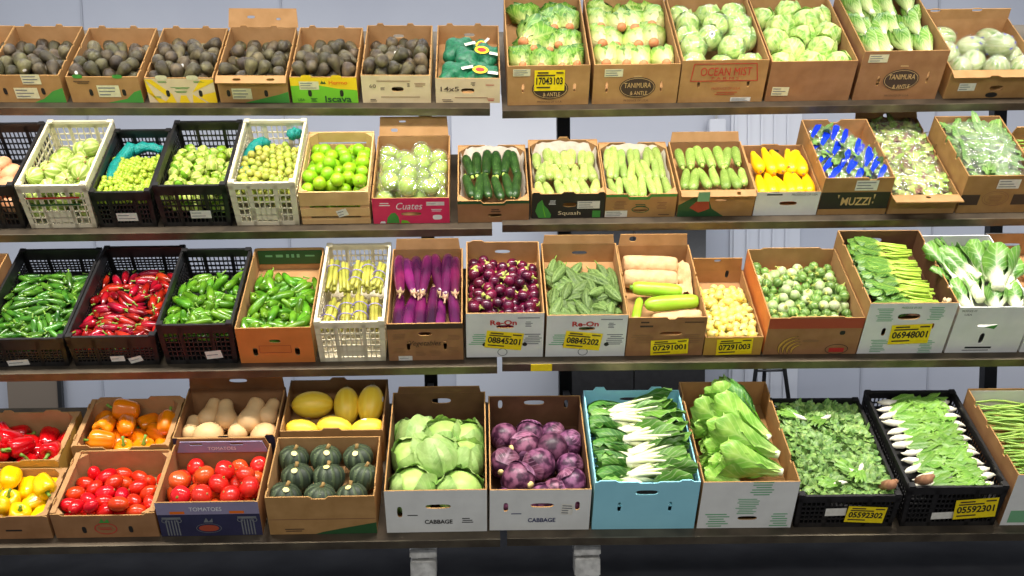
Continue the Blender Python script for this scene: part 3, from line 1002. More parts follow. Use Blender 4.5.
def disc_on(r, z, tilt, size, nm, m, az=0.0, sq=1.0, lift=1.004):
    """A small round sticker hugging a rounded body: centre direction given by tilt from +z and azimuth az."""
    bm = bmesh.new()
    c = Vector((math.sin(tilt) * math.cos(az), math.sin(tilt) * math.sin(az), math.cos(tilt)))
    s = c.orthogonal().normalized()
    q = c.cross(s)
    ctr = bm.verts.new(Vector((c.x * r, c.y * r, c.z * z)) * lift)
    rim = []
    for k in range(10):
        a = 2 * PI * k / 10
        p = (c + (s * math.cos(a) + q * math.sin(a) * sq) * size).normalized()
        rim.append(bm.verts.new(Vector((p.x * r, p.y * r, p.z * z)) * lift))
    for k in range(10):
        bm.faces.new((ctr, rim[k], rim[(k + 1) % 10]))
    return finish(bm, nm, m)


# --- round and long fruit
def k_avocado(i):
    L = (0.098, 0.094, 0.102, 0.096)[i]
    r = 0.0300
    pr = smooth_prof([(-.034, 0), (-.026, r * .78), (-.004, r), (.022, r * .8), (.042, r * .5), (L - .036, r * .26), (L - .033, 0)], 11)
    parts = [('stem_stub', sm(tube([(0, 0, L - .036), (0, 0, L - .0305)], [.0035, .004], 7), 'stem_stub', G['stub']))]
    if i == 3:
        parts.append(('sticker', disc_on(r, r, 1.3, .32, 'sticker', G['sticker'], sq=.7, lift=1.03)))
    return (sm(revolve(pr, 16, namp=.03, nf=60, seed=i), 'avocado', G['avocado']), parts)


variants('avocado', k_avocado, 4)
AVO = ([(0, 0, -.004), (0, 0, .022), (0, 0, .044)], [.029, .025, .016])


def pepper_stem(z, L, r, lean, m='stem'):
    return sm(tube([(0, 0, z), (lean * .2, 0, z + L * .3), (lean * .7, 0, z + L * .7), (lean, 0, z + L)], [r * 1.9, r, r * .9, r * 1.15], 7), 'stem', G[m])


def chilli(m, L, r, point):
    def f(i):
        l = L * (1, .88, 1.1, .96)[i]
        pr = smooth_prof([(-l * .5, 0), (-l * .46, r * point), (-l * .2, r * .86), (l * .15, r), (l * .4, r * .92), (l * .5, r * .5), (l * .49, 0)], 11)
        return (sm(revolve(pr, 11, namp=.05, nf=50, bend=(.012, -.006, .02, .004)[i], seed=i), 'chilli', G[m]), [('stem', pepper_stem(l * .47, .022, .0028, (.006, -.006, .01, .002)[i]))])
    return f


variants('jalapeno_pepper', chilli('jalapeno', .088, .0155, .45), 4)
variants('long_green_chilli', chilli('jaldark', .092, .0125, .4), 4)
variants('red_chilli_pepper', chilli('fresno', .086, .0155, .3), 4)
CHI = lambda L, r: ([(0, 0, -L * .38), (0, 0, -L * .13), (0, 0, L * .13), (.004, 0, L * .36)], [r * .8, r * .95, r, r * .9])


def k_round(m, r, h=None, namp=0.03, stem=None, seg=12, n=8, **kw):
    def f(i):
        parts = [stem(i)] if stem else []
        return (sm(ball(r, h, seg, n, namp=namp, nf=1.6 / r, seed=i, **kw), 'fruit', G[m]), [p for p in parts if p])
    return f


def husk(r, m):
    """Papery husk open at the top of a tomatillo."""
    def f(i):
        bm = bmesh.new()
        seg = 14
        la = bm.verts.layers.float.new('ang')
        rings = []
        for a_, k in ((2.9, 1.03), (2.3, 1.06), (1.7, 1.07), (1.25 - .2 * i, 1.10)):
            ring = []
            for s in range(seg):
                a = 2 * PI * s / seg
                rr = r * k * (1 + .05 * math.sin(5 * a + i))
                v = bm.verts.new((rr * math.sin(a_) * math.cos(a), rr * math.sin(a_) * math.sin(a), rr * math.cos(a_) + (.12 * r * math.sin(3 * a + i) if k > 1.08 else 0)))
                v[la] = s / seg
                ring.append(v)
            rings.append(ring)
        bm.faces.new(rings[0])
        for A, B in zip(rings, rings[1:]):
            for s in range(seg):
                bm.faces.new((A[s], A[(s + 1) % seg], B[(s + 1) % seg], B[s]))
        return ('husk', finish(bm, 'husk', G[m]))
    return f


def dot_stem(r, L=.006, rr=.0025, m='stub'):
    return lambda i: ('stem_end', sm(tube([(0, 0, r * .96), (.001, 0, r + L)], [rr * 1.3, rr], 6), 'stem_end', G[m]))


variants('tomatillo', k_round('tomatillo', .0235, .021, stem=husk(.0235, 'husk')), 3)
variants('small_pale_tomatillo', k_round('tomatillo_pale', .0175, .0165, stem=dot_stem(.0165, .003, .002)), 3)
variants('small_green_fruit', k_round('tinygreen', .0102, .0135, seg=8, n=6), 3)
variants('lime', k_round('lime', .0285, .0295, namp=.02, seg=18, n=12, stem=dot_stem(.0285, .003, .003)), 3)
variants('striped_round_squash', k_round('ghata', .040, .036, namp=.02, seg=36, n=12, ribs=9, ramp=.05, stem=dot_stem(.035, .01, .004)), 3)
variants('tan_root', k_round('tanroot', .038, .047, namp=.07, seg=16, n=10), 3)
variants('plum_tomato', k_round('roma', .0265, .0365, namp=.03, seg=16, n=10, stem=lambda i: ('stem_scar', sm(tube([(0, 0, .0345), (0, 0, .0372)], [.005, .0035], 8), 'stem_scar', G['stub'])) if i else None), 3)


def calyx_star(z, r, m='stem', n=5, up=.006):
    bm = bmesh.new()
    for k in range(n):
        a = 2 * PI * k / n
        d = Vector((math.cos(a), math.sin(a), 0))
        s = Vector((-d.y, d.x, 0))
        p = [bm.verts.new(d * .002 + Vector((0, 0, z + .004))), bm.verts.new(d * r * .5 + s * r * .22 + Vector((0, 0, z + .003))), bm.verts.new(d * r + Vector((0, 0, z - .001 + up * .3))), bm.verts.new(d * r * .5 - s * r * .22 + Vector((0, 0, z + .003)))]
        bm.faces.new(p)
    tube([(0, 0, z), (.002, 0, z + .01)], [.003, .0025], 6, bm=bm)
    return finish(bm, 'calyx', G[m], recalc=False)


def k_tomato(i):
    R, h = .040, .0345
    pr = [(-h * math.cos(PI * k / 11) - (.005 * math.exp(-((PI - PI * k / 11) / .4) ** 2)), R * math.sin(PI * k / 11) if 0 < k < 11 else 0) for k in range(12)]
    parts = [('calyx', calyx_star(h - .008, .016, 'stem'))] if i == 1 else [('stem_scar', sm(tube([(0, 0, h - .012), (0, 0, h - .003)], [.006, .004], 8), 'stem_scar', G['stub']))]
    return (sm(revolve(pr, 20, ribs=5, ramp=.035, namp=.02, nf=40, seed=i), 'tomato', G['tomato']), parts)


variants('round_tomato', k_tomato, 3)


def capped(m, pr, calr, z, capm='calyx', stemL=.012, seg=14, lobes=5, **kw):
    """A fruit with a leafy cap and stem at its top."""
    def f(i):
        body = sm(revolve(smooth_prof(pr, 12), seg, seed=i, **{k: (v[i] if isinstance(v, (list, tuple)) else v) for k, v in kw.items()}), 'fruit', G[m] if isinstance(m, str) else G[m[i]])
        bm = bmesh.new()
        n = lobes * 4
        bend = kw.get('bend', 0)
        bx = bend[i] if isinstance(bend, (list, tuple)) else bend
        rings = []
        for q in range(4):
            ring = []
            for s in range(n):
                a = 2 * PI * s / n
                lob = .5 + .5 * math.cos(a * lobes)
                reach = (.25, .55, .8, 1.0)[q] * calr * (1 if q < 2 else (.6 + .4 * lob if q == 3 else .8 + .2 * lob))
                drop = (.0, .15, .45, .9)[q] * calr * (1 if q < 3 else .7 + .5 * lob)
                ring.append(bm.verts.new((bx * .93 + reach * math.cos(a), reach * math.sin(a), z + .003 - drop)))
            rings.append(ring)
        bm.faces.new(rings[0])
        for A, B in zip(rings, rings[1:]):
            for s in range(n):
                bm.faces.new((A[s], A[(s + 1) % n], B[(s + 1) % n], B[s]))
        cap = finish(bm, 'calyx', G[capm])
        st = sm(tube([(bx * .93, 0, z), (bx * .93 + .002, 0, z + stemL * .5), (bx * .93 + .005, 0, z + stemL)], [calr * .3, calr * .2, calr * .24], 7), 'stem', G[capm])
        return (body, [('calyx', cap), ('stem', st)])
    return f


variants('long_purple_eggplant', capped('eggplant', [(-.115, 0), (-.11, .012), (-.09, .021), (-.04, .0225), (.02, .020), (.07, .0165), (.10, .013), (.105, 0)], .0165, .106, 'calyx_pink', .022, namp=.02, nf=20, bend=[.012, -.02, .025, .004]), 4)
variants('small_round_eggplant', capped('roundegg', [(-.026, 0), (-.023, .013), (-.008, .0225), (.008, .0215), (.02, .014), (.025, .004), (.0255, 0)], .0165, .0245, 'calyx', .016, seg=14), 3)
variants('small_yellow_eggplant', capped('yelegg', [(-.017, 0), (-.014, .011), (-.003, .0165), (.008, .015), (.015, .008), (.0165, 0)], .0115, .0165, 'calyx_pale', .009, seg=12, lobes=4), 3)
variants('thai_eggplant', capped(['thai', 'thai', 'thaiwhite', 'thai'], [(-.020, 0), (-.017, .013), (-.004, .0215), (.008, .0205), (.017, .011), (.019, 0)], .0145, .019, 'calyx', .012, seg=24, lobes=5), 4)


def squash(m, L, r0, r1, endm='zucend', crook=0.0, ribs=0, neck=.75):
    def f(i):
        l = L * (1, .94, 1.05)[i]
        pr = smooth_prof([(-l / 2, 0), (-l * .48, r0 * .5), (-l * .36, r0 * .93), (-l * .1, r0), (l * .2, (r0 + r1) / 2), (l * .42, r1), (l * .5, r1 * neck), (l * .5 - .001, 0)], 13)
        cr = crook * (1, .4, -.8)[i]
        st = sm(tube([(cr, 0, l * .49), (cr * 1.05, 0, l * .5 + .006), (cr * 1.1 + .001, 0, l * .5 + .014)], [r1 * .55, r1 * .38, r1 * .45], 8), 'stem_end', G[endm])
        bl = sm(tube([(0, 0, -l * .5 + .002), (0, 0, -l * .5 - .003)], [r0 * .22, r0 * .18], 8), 'blossom_end', G['stub'])
        return (sm(revolve(pr, 16, ribs=ribs, ramp=.04, namp=.02, nf=25, bend=cr, seed=i), 'squash', G[m]), [('stem_end', st), ('blossom_end', bl)])
    return f


variants('zucchini', squash('zucchini', .165, .0225, .018, ribs=8), 3)
variants('pale_green_squash', squash('palesquash', .135, .028, .0185), 3)
variants('long_pale_squash', squash('opo', .165, .0225, .0165), 3)
variants('light_green_squash', squash('midsquash', .120, .0205, .016), 3)
variants('yellow_crookneck_squash', squash('yellowsquash', .160, .0285, .0135, 'stub', crook=.012, neck=.9), 3)
variants('smooth_green_gourd', squash('gourd', .265, .0375, .033, 'stem', crook=.012, neck=.6), 3)


def k_bell(m):
    def f(i):
        h, r = .047, (.040, .042, .038)[i]
        pr = smooth_prof([(-h, 0), (-h * .98, r * .35), (-h * .8, r * .72), (-h * .2, r * .9), (h * .45, r), (h * .86, r * .86), (h * .95, r * .5), (h * .78, r * .18), (h * .72, 0)], 15)
        st = sm(tube([(0, 0, h * .70), (.001, 0, h * .95), (.006, .002, h * 1.25), (.014, .004, h * 1.5)], [.011, .0055, .0048, .006], 8), 'stem', G['stem'])
        return (sm(revolve(pr, 32, ribs=(4, 3, 4)[i], ramp=.16, namp=.03, nf=30, seed=i, ribpow=.8), 'pepper', G[m]), [('stem', st)])
    return f


variants('red_bell_pepper', k_bell('bell_red'), 3)
variants('yellow_bell_pepper', k_bell('bell_yellow'), 3)
variants('orange_bell_pepper', k_bell('bell_orange'), 3)


def k_butternut(i):
    pr = smooth_prof([(-.070, 0), (-.062, .034), (-.030, .055), (.005, .050), (.03, .040), (.062, .036), (.083, .032), (.090, .016), (.090, 0)], 15)
    parts = [('stem', sm(tube([(0, 0, .087), (.003, 0, .102)], [.009, .006], 8), 'stem', G['stub'])), ('blossom_end', sm(tube([(0, 0, -.068), (0, 0, -.0715)], [.008, .006], 8), 'blossom_end', G['stub']))]
    if i == 1:
        parts.append(('sticker', disc_on(.058, .074, 2.6, .28, 'sticker', G['sticker_violet'], az=1.0, lift=1.0)))
    return (sm(revolve(pr, 20, namp=.02, nf=18, bend=(.004, .0, -.008)[i], seed=i), 'squash', G['butternut']), parts)


variants('butternut_squash', k_butternut, 3)


def k_spag(i):
    parts = [('stem', sm(tube([(0, 0, .079), (.002, 0, .09)], [.008, .006], 8), 'stem', G['stub']))]
    parts.append(('sticker', disc_on(.0535, .082, 1.35, .2, 'sticker', G['sticker'], az=(0.0, 2.1, 4.2)[i], sq=.6, lift=1.012)))
    return (sm(ball(.0535, .081, 20, 12, namp=.02, nf=20, seed=i), 'squash', G['spaghetti']), parts)


variants('spaghetti_squash', k_spag, 3)


def k_acorn(i):
    pr = smooth_prof([(-.062, 0), (-.055, .022), (-.02, .052), (.018, .058), (.043, .040), (.048, .018), (.044, 0)], 13)
    st = sm(tube([(0, 0, .043), (.002, 0, .052), (.005, 0, .062)], [.009, .006, .007], 8), 'stem', G['stub'])
    parts = [('stem', st)]
    return (sm(revolve(pr, 60, ribs=10, ramp=.13, namp=.015, nf=20, seed=i, ribpow=.55), 'squash', G['acorn']), parts)


variants('acorn_squash', k_acorn, 3)


def k_bitter(i):
    l = (.15, .135, .16)[i]
    pr = smooth_prof([(-l * .5, 0), (-l * .46, .006), (-l * .25, .0175), (0, .021), (l * .25, .018), (l * .43, .009), (l * .5, 0)], 22)
    bm = revolve(pr, 24, bend=(.014, -.018, .006)[i], seed=i)
    for v in bm.verts:
        a = math.atan2(v.co.y, v.co.x)
        k = 1 + .10 * math.cos(8 * a) + .07 * math.sin(v.co.z * 420 + 3 * a)
        v.co.x = v.co.x * k
        v.co.y *= k
    st = sm(tube([(.013 * (1, -1.3, .4)[i], 0, l * .48), (.015 * (1, -1.3, .4)[i], .003, l * .5 + .02)], [.003, .0022], 6), 'stem', G['stem'])
    return (sm(bm, 'melon', G['bitter']), [('stem', st)])


variants('bitter_melon', k_bitter, 3)


# --- heads and leaves
def sphere_patch(bm, R, c, up, span_t, span_u, lift, seed, ruf=.02, nu=9, nv=9, over=.1):
    """A leaf wrapped over a round head: grows from direction c towards up, hugging radius R and lifting at its edge."""
    lt = bm.verts.layers.float.get('t') or bm.verts.layers.float.new('t')
    lu = bm.verts.layers.float.get('u') or bm.verts.layers.float.new('u')
    c = c.normalized()
    d = (up - c * up.dot(c)).normalized()
    s = c.cross(d)
    rs = random.Random(seed)
    ph = rs.uniform(0, 6)
    grid = []
    for j in range(nv):
        t = j / (nv - 1)
        row = []
        for i in range(nu):
            u = -1 + 2 * i / (nu - 1)
            w = span_u * (0.35 + .65 * math.sin(min(1, .12 + t * .86) * PI) ** .6)
            a, b_ = span_t * t, u * w
            p = (c * math.cos(a) + d * math.sin(a))
            p = p * math.cos(b_) + s * math.sin(b_)
            wr = .022 * noise3(p, 9, seed)
            e = max(abs(u), (t - .5) * 2 if t > .5 else 0)
            k = R * (1 + .022 + wr + lift * e ** 3 + ruf * e ** 2 * math.sin(7 * t + 5 * u + ph) + over * max(0, t - .7) * e)
            v = bm.verts.new(p.normalized() * k)
            v[lt] = .12 + t * .88
            v[lu] = u
            row.append(v)
        grid.append(row)
    for A, B in zip(grid, grid[1:]):
        for i in range(nu - 1):
            bm.faces.new((A[i], A[i + 1], B[i + 1], B[i]))


def k_cabbage(i):
    R = .082
    rs = random.Random(40 + i)
    head = ball(R, R * .94, 22, 14, namp=.025, nf=30, seed=i)
    parts = []
    for k in range(5):
        bm = bmesh.new()
        a = 2 * PI * k / 5 + i
        c = Vector((math.cos(a) * .55, math.sin(a) * .55, -.8))
        sphere_patch(bm, R, c, Vector((math.cos(a + .3) * .2, math.sin(a + .3) * .2, 1)), 2.0 + rs.uniform(-.3, .3), .85, .10 + .08 * (k % 2), 7 * i + k, .05, nu=13, nv=13, over=.06)
        parts.append(('outer_leaf', finish(bm, 'outer_leaf', G['cabbage'])))
    parts.append(('core_end', sm(tube([(0, 0, -R * .9), (0, 0, -R * 1.04)], [.02, .017], 10), 'core_end', G['cabcut'])))
    return (sm(head, 'cabbage', G['cabball']), parts)


variants('green_cabbage', k_cabbage, 3)


def k_redcab(i):
    R = .060
    head = ball(R, R * .98, 24, 14, namp=.025, nf=36, seed=i)
    parts = []
    for k in range(2 if i < 2 else 1):
        bm = bmesh.new()
        a = 2.6 * k + i * 1.3
        c = Vector((math.cos(a) * .6, math.sin(a) * .6, -.8))
        sphere_patch(bm, R, c, Vector((math.cos(a + .3) * .2, math.sin(a + .3) * .2, 1)), 2.1, .8, .05, 9 * i + k, .012, over=.05)
        parts.append(('outer_leaf', finish(bm, 'outer_leaf', G['redcableaf'])))
    parts.append(('core_end', sm(tube([(0, 0, -R * .92), (0, 0, -R * 1.06)], [.0135, .012], 10), 'core_end', G['cabcut'])))
    return (sm(head, 'cabbage', G['redcab']), parts)


variants('red_cabbage', k_redcab, 3)


def k_iceberg(i):
    R = .066
    head = ball(R, R * .95, 22, 14, namp=.03, nf=34, seed=i)
    parts = []
    for k in range(3):
        bm = bmesh.new()
        a = 2.1 * k + i
        c = Vector((math.cos(a) * .6, math.sin(a) * .6, -.8))
        sphere_patch(bm, R, c, Vector((math.cos(a + .4) * .3, math.sin(a + .4) * .3, 1)), 1.9, .9, .06, 5 * i + k, .04, nu=12, nv=12)
        parts.append(('outer_leaf', finish(bm, 'outer_leaf', G['icebergleaf'])))
    return (sm(head, 'lettuce', G['iceberg']), parts)


variants('iceberg_lettuce', k_iceberg, 3)


def k_wrapped_iceberg(i):
    head, parts = k_iceberg(i)
    bm = ball(.0715, .068, 22, 14, namp=.035, nf=70, seed=i + 5)
    parts = parts + [('plastic_wrap', finish(bm, 'plastic_wrap', M['film']))]
    if i == 0:
        st = disc_on(.073, .070, (.9, 0, 1.1)[i], .26, 'sticker', G['sticker'], az=-PI / 2, sq=.8, lift=1.03)
        parts.append(('sticker', st))
        parts.append(('sticker_print', disc_on(.073, .070, (.9, 0, 1.1)[i], .13, 'sticker_print', M['ink_grey'], az=-PI / 2, sq=.7, lift=1.042)))
    return (head, parts)


variants('wrapped_iceberg_lettuce', k_wrapped_iceberg, 3)


def leaf_head(m, n, L, W, shape, flare, cup, ruf, stem, stemm, seed, layers=1.0, curl=.15, r0=.012, waves=3.0, flat=.75, name='leaves'):
    """A head of leaves growing along +y from a cut stem at the origin; outer leaves flare more."""
    rs = random.Random(seed)
    bm = bmesh.new()
    for k in range(n):
        f = k / n
        a = k * 2.39996
        rad = Vector((math.cos(a), 0, math.sin(a) * flat))
        o = rad * r0 * (.4 + .6 * f)
        d = Vector((0, 1, 0)) + rad * (.08 + .22 * f)
        leaf(bm, o, d, rad, L * rs.uniform(.82, 1.05) * (.8 + .2 * f), W * rs.uniform(.85, 1.1) * (.7 + .3 * f), shape, flare * (.25 + .75 * f), cup, ruf, curl, seed * 50 + k, waves=waves)
    body = finish(bm, name, G[m], recalc=False)
    st = sm(tube([(0, .03, 0), (0, .004, 0), (0, -.004, 0)], [stem * .8, stem, stem * .93], 12), 'cut_stem', G[stemm])
    return (body, [('cut_stem', st)])


variants('green_leaf_lettuce', lambda i: leaf_head('lettuce', 18, .155, .058, 'blade', .42, .45, .065, .0175, 'cutstem', 11 + i, waves=4), 3)
variants('pale_escarole', lambda i: leaf_head('endive', 18, .125, .050, 'blade', .40, .55, .055, .0175, 'cutstem', 31 + i, waves=3.5), 3)
variants('romaine_head', lambda i: leaf_head('romaine', 13, .23, .040, 'blade', .14, .55, .022, .014, 'stalk', 51 + i, waves=2), 3)
variants('bok_choy', lambda i: leaf_head('bok', 9, .25, .062, 'bok', .30, .55, .022, .026, 'stalk', 71 + i, waves=2, r0=.024), 3)
variants('leafy_lettuce_head', lambda i: leaf_head('leafy', 16, .27, .070, 'blade', .30, .35, .050, .016, 'stalk', 91 + i, waves=2.6, flat=.7), 3)
variants('dark_leafy_head', lambda i: leaf_head('leafy_dark', 8, .27, .060, 'oval', .22, .40, .020, .014, 'stalk', 101 + i, waves=2, flat=.5), 2)


def k_mustard(i):
    """A mustard plant: broad white stalks joined at the base, green crinkled blades."""
    body, parts = leaf_head('mustard', 10, .235, .040, 'spoon', .22, .35, .05, .020, 'stalk', 121 + i, waves=4, r0=.018, flat=.55)
    bm = bmesh.new()
    rs = random.Random(i)
    for k in range(4):
        a = -1.0 + k * .62 + rs.uniform(-.15, .15)
        tube([(math.sin(a) * .006, -.004, .004), (math.sin(a) * .016, .04, .016), (math.sin(a) * .035, .09, .022), (math.sin(a) * .06, .155, .026)], [.013, .0135, .0095, .0045], 9, bm=bm, flat=.6)
    return (body, parts + [('white_stalks', sm(bm, 'white_stalks', G['stalk']))])


variants('white_stemmed_mustard', k_mustard, 3)


def k_choy(i):
    """A small bunch of flowering greens: several stems with leaves at the far end."""
    rs = random.Random(140 + i)
    bs, bl = bmesh.new(), bmesh.new()
    for k in range(5):
        x, z = rs.uniform(-.02, .02), rs.uniform(-.006, .008)
        ex = x + rs.uniform(-.02, .02)
        tube([(x, 0, z), (x * 1.1, .07, z + .002), (ex, .15, z + .004)], [.0055, .005, .0035], 7, bm=bs)
        for q in range(3):
            y0 = .09 + .03 * q
            leaf(bl, Vector((x + (ex - x) * .6, y0, z)), Vector((rs.uniform(-.5, .5), 1, rs.uniform(0, .25))), Vector((rs.uniform(-.3, .3), -.1, 1)), .13, .026, 'spoon', .05, .2, .03, .1, 900 + i * 50 + k * 7 + q, nu=5, nv=7, waves=2)
    return (finish(bl, 'leaves', G['choy'], recalc=False), [('stems', sm(bs, 'stems', G['choystem']))])


variants('flowering_greens_bunch', k_choy, 4)


def k_cress(i):
    """A loose sprig cluster of small dark leaves."""
    rs = random.Random(160 + i)
    bm = bmesh.new()
    for k in range(34):
        a = rs.uniform(0, 2 * PI)
        q = math.sqrt(rs.random()) * .045
        o = Vector((q * math.cos(a), q * math.sin(a), rs.uniform(0, .012)))
        d = Vector((math.cos(a) + rs.uniform(-.8, .8), math.sin(a) + rs.uniform(-.8, .8), rs.uniform(-.1, .7)))
        n = Vector((rs.uniform(-.5, .5), rs.uniform(-.7, .2), 1))
        leaf(bm, o, d, n - d.normalized() * n.dot(d.normalized()), rs.uniform(.024, .042), rs.uniform(.009, .015), 'oval', .1, .3, .05, .2, 3000 + i * 60 + k, nu=4, nv=5, waves=1)
    bs = bmesh.new()
    for k in range(6):
        a = rs.uniform(0, 6.28)
        tube([(0, 0, -.012), (.02 * math.cos(a), .02 * math.sin(a), -.004), (.045 * math.cos(a), .045 * math.sin(a), .004)], [.0025, .002, .0012], 5, bm=bs)
    return (finish(bm, 'leaves', G['cress'], recalc=False), [('stems', sm(bs, 'stems', G['choystem']))])


variants('leafy_greens_bunch', k_cress, 4)


def k_radish(i):
    """A radish with its white root at the origin end and a fan of tops along +y."""
    rs = random.Random(180 + i)
    bm = bmesh.new()
    for k in range(12):
        a = rs.uniform(-.6, .6)
        leaf(bm, Vector((rs.uniform(-.004, .004), .02, .006)), Vector((math.sin(a), math.cos(a), rs.uniform(0, .22))), Vector((rs.uniform(-.4, .4), -.1, 1)), rs.uniform(.085, .125), rs.uniform(.015, .022), 'long', .08, .3, .06, .15, 4000 + i * 60 + k, nu=5, nv=7, waves=3)
    root_ = sm(tube([((-1) ** i * .006, -.040, 0), (0, -.032, 0), (0, -.014, .001), (0, .006, .002), (0, .022, .003), ((-1) ** i * .006, .045, .006)], [.001, .005, .0125, .0135, .010, .007], 10), 'white_root', G['radish'])
    return (finish(bm, 'leaves', G['radishgreen'], recalc=False), [('white_root', root_)])


variants('white_radish_bunch', k_radish, 4)


def k_herbbag(m, n, w, l, filmm='film', stems=False, blue=0):
    """A clear sleeve of greens lying along y, with its own contents in view."""
    def f(i):
        rs = random.Random(200 + i + n)
        bm = bmesh.new()
        for k in range(n):
            o = Vector((rs.uniform(-w, w) * .8, rs.uniform(-l, l) * .85, rs.uniform(-.012, .018)))
            d = Vector((rs.uniform(-1, 1), rs.uniform(-1, 1) * 1.5, rs.uniform(-.2, .3)))
            nn = Vector((rs.uniform(-.5, .5), rs.uniform(-.6, .2), 1))
            leaf(bm, o, d, nn, rs.uniform(.05, .085), rs.uniform(.012, .022), 'long', .1, .3, .08, .1, 5000 + i * 90 + k, nu=5, nv=6, waves=3)
        bag = bmesh.new()
        nu, nv = 15, 23
        for sgn in (1, -1):
            g = []
            for j in range(nv):
                v = -1 + 2 * j / (nv - 1)
                row = []
                for q in range(nu):
                    u = -1 + 2 * q / (nu - 1)
                    z = sgn * .032 * max(0, 1 - abs(u) ** 3) ** .5 * max(0, 1 - abs(v) ** 5) ** .5
                    z += .006 * math.sin(9 * u + 4 * v + i) * math.sin(7 * v - 3 * u + 2 * i) * (1 - abs(u) ** 4)
                    row.append(bag.verts.new((u * w * 1.05, v * l * 1.05, z + .004)))
                g.append(row)
            for A, B in zip(g, g[1:]):
                for q in range(nu - 1):
                    bag.faces.new((A[q], A[q + 1], B[q + 1], B[q]))
        bmesh.ops.remove_doubles(bag, verts=bag.verts, dist=.0004)
        parts = [('plastic_sleeve', finish(bag, 'plastic_sleeve', M[filmm]))]
        if blue:
            bb = bmesh.new()
            for k in range(blue):
                v0 = (-.72, -.25, .2, .62)[k % 4] + rs.uniform(-.12, .12)
                u0, u1 = -1.0 + rs.uniform(0, .25), 1.0 - rs.uniform(0, .25)
                wv = rs.uniform(.09, .15)
                g = []
                for j in range(4):
                    row = []
                    for q in range(9):
                        u = u0 + (u1 - u0) * q / 8
                        v = max(-1, min(1, v0 + (j / 3 - .5) * 2 * wv * (1 - .5 * abs(q / 4 - 1)) + .28 * u))
                        z = .032 * max(0, 1 - abs(u) ** 3) ** .5 * max(0, 1 - abs(v) ** 5) ** .5 + .006 * math.sin(9 * u + 4 * v + i) * math.sin(7 * v - 3 * u + 2 * i) * (1 - abs(u) ** 4)
                        row.append(bb.verts.new((u * w * 1.055, v * l * 1.055, z + .0065)))
                    g.append(row)
                for A, B in zip(g, g[1:]):
                    for q in range(8):
                        bb.faces.new((A[q], A[q + 1], B[q + 1], B[q]))
            parts.append(('blue_print', finish(bb, 'blue_print', G['bluefilm'], recalc=False)))
        return (finish(bm, 'greens', G[m], recalc=False), parts)
    return f


variants('bagged_red_leaf_salad', k_herbbag('redleaf', 56, .132, .058), 4)
variants('bagged_dill_bunch', k_herbbag('herb', 56, .105, .062, 'film_thick'), 4)
variants('blue_printed_vegetable_bag', k_herbbag('herb', 44, .060, .150, 'film', blue=4), 3)


def lumpy(centres, r, seg=26, n=18, squash=1.0, noise=.03, seed=0, flat=None):
    """A bag's skin: the rounded hull seen from its middle of the balls it holds."""
    bm = bmesh.new()
    cs = [Vector(c) for c in centres]
    rings = []
    for j in range(n + 1):
        th = PI * j / n
        row = []
        for k in range(seg if 0 < j < n else 1):
            a = 2 * PI * k / seg
            d = Vector((math.sin(th) * math.cos(a), math.sin(th) * math.sin(a), math.cos(th)))
            m_ = .012
            for c in cs:
                b_ = d.dot(c)
                q = b_ * b_ - c.length_squared + (r * 1.06) ** 2
                if q > 0:
                    m_ = max(m_, b_ + math.sqrt(q))
            m_ *= 1 + noise * noise3(d, 7, seed)
            row.append(m_)
        rings.append(row)
    # relax so the skin spans between the balls
    for _ in range(2):
        new = []
        for j, row in enumerate(rings):
            if len(row) == 1:
                new.append(row)
                continue
            up = rings[j - 1] if len(rings[j - 1]) > 1 else rings[j - 1] * seg
            dn = rings[j + 1] if len(rings[j + 1]) > 1 else rings[j + 1] * seg
            new.append([max(row[k], .25 * (row[k - 1] + row[(k + 1) % seg] + up[k] + dn[k])) for k in range(seg)])
        rings = new
    vs = []
    for j, row in enumerate(rings):
        th = PI * j / n
        vs.append([bm.verts.new(Vector((math.sin(th) * math.cos(2 * PI * k / seg), math.sin(th) * math.sin(2 * PI * k / seg), math.cos(th))) * row[k]) for k in range(len(row))])
    for A, B in zip(vs, vs[1:]):
        for k in range(seg):
            q = (k + 1) % seg
            if len(A) == 1:
                bm.faces.new((A[0], B[k], B[q]))
            elif len(B) == 1:
                bm.faces.new((A[k], B[0], A[q]))
            else:
                bm.faces.new((A[k], B[k], B[q], A[q]))
    return bm


def k_avobag(i):
    rs = random.Random(i)
    cs = [(-.045, -.02, 0), (.02, -.035, .0), (.055, .02, .005), (-.01, .032, .004), (0, 0, .02)]
    bag = finish(lumpy(cs, .034, seed=i), 'net_bag', G['avobag'])
    parts = []
    for c in cs[:4]:
        pass
    bm = bmesh.new()
    bd = lumpy(cs, .034, seed=i)
    bd.free()
    # label: yellow oval with a red heart, and a pale strip
    def oval_on(rx, ry, z, cx, cy):
        b2 = bmesh.new()
        vs = [b2.verts.new((cx + rx * math.cos(2 * PI * k / 16), cy + ry * math.sin(2 * PI * k / 16), z)) for k in range(16)]
        b2.faces.new(vs)
        return b2
    bm.free()
    lab = finish(oval_on(.034, .020, .0595, -.004, 0), 'round_label', M['ink_yellow'], smooth=False, recalc=False)
    red = finish(oval_on(.021, .011, .0605, -.004, 0), 'label_print', M['ink_red'], smooth=False, recalc=False)
    b3 = bmesh.new()
    bar(b3, .03, .085, -.008, .006, .045, .0465)
    strip = finish(b3, 'label_strip', M['label'], smooth=False)
    return (bag, [('round_label', lab), ('label_print', red), ('label_strip', strip)] if i == 0 else ([('label_strip', strip)] if i == 1 else []))


variants('avocado_net_bag', k_avobag, 3)


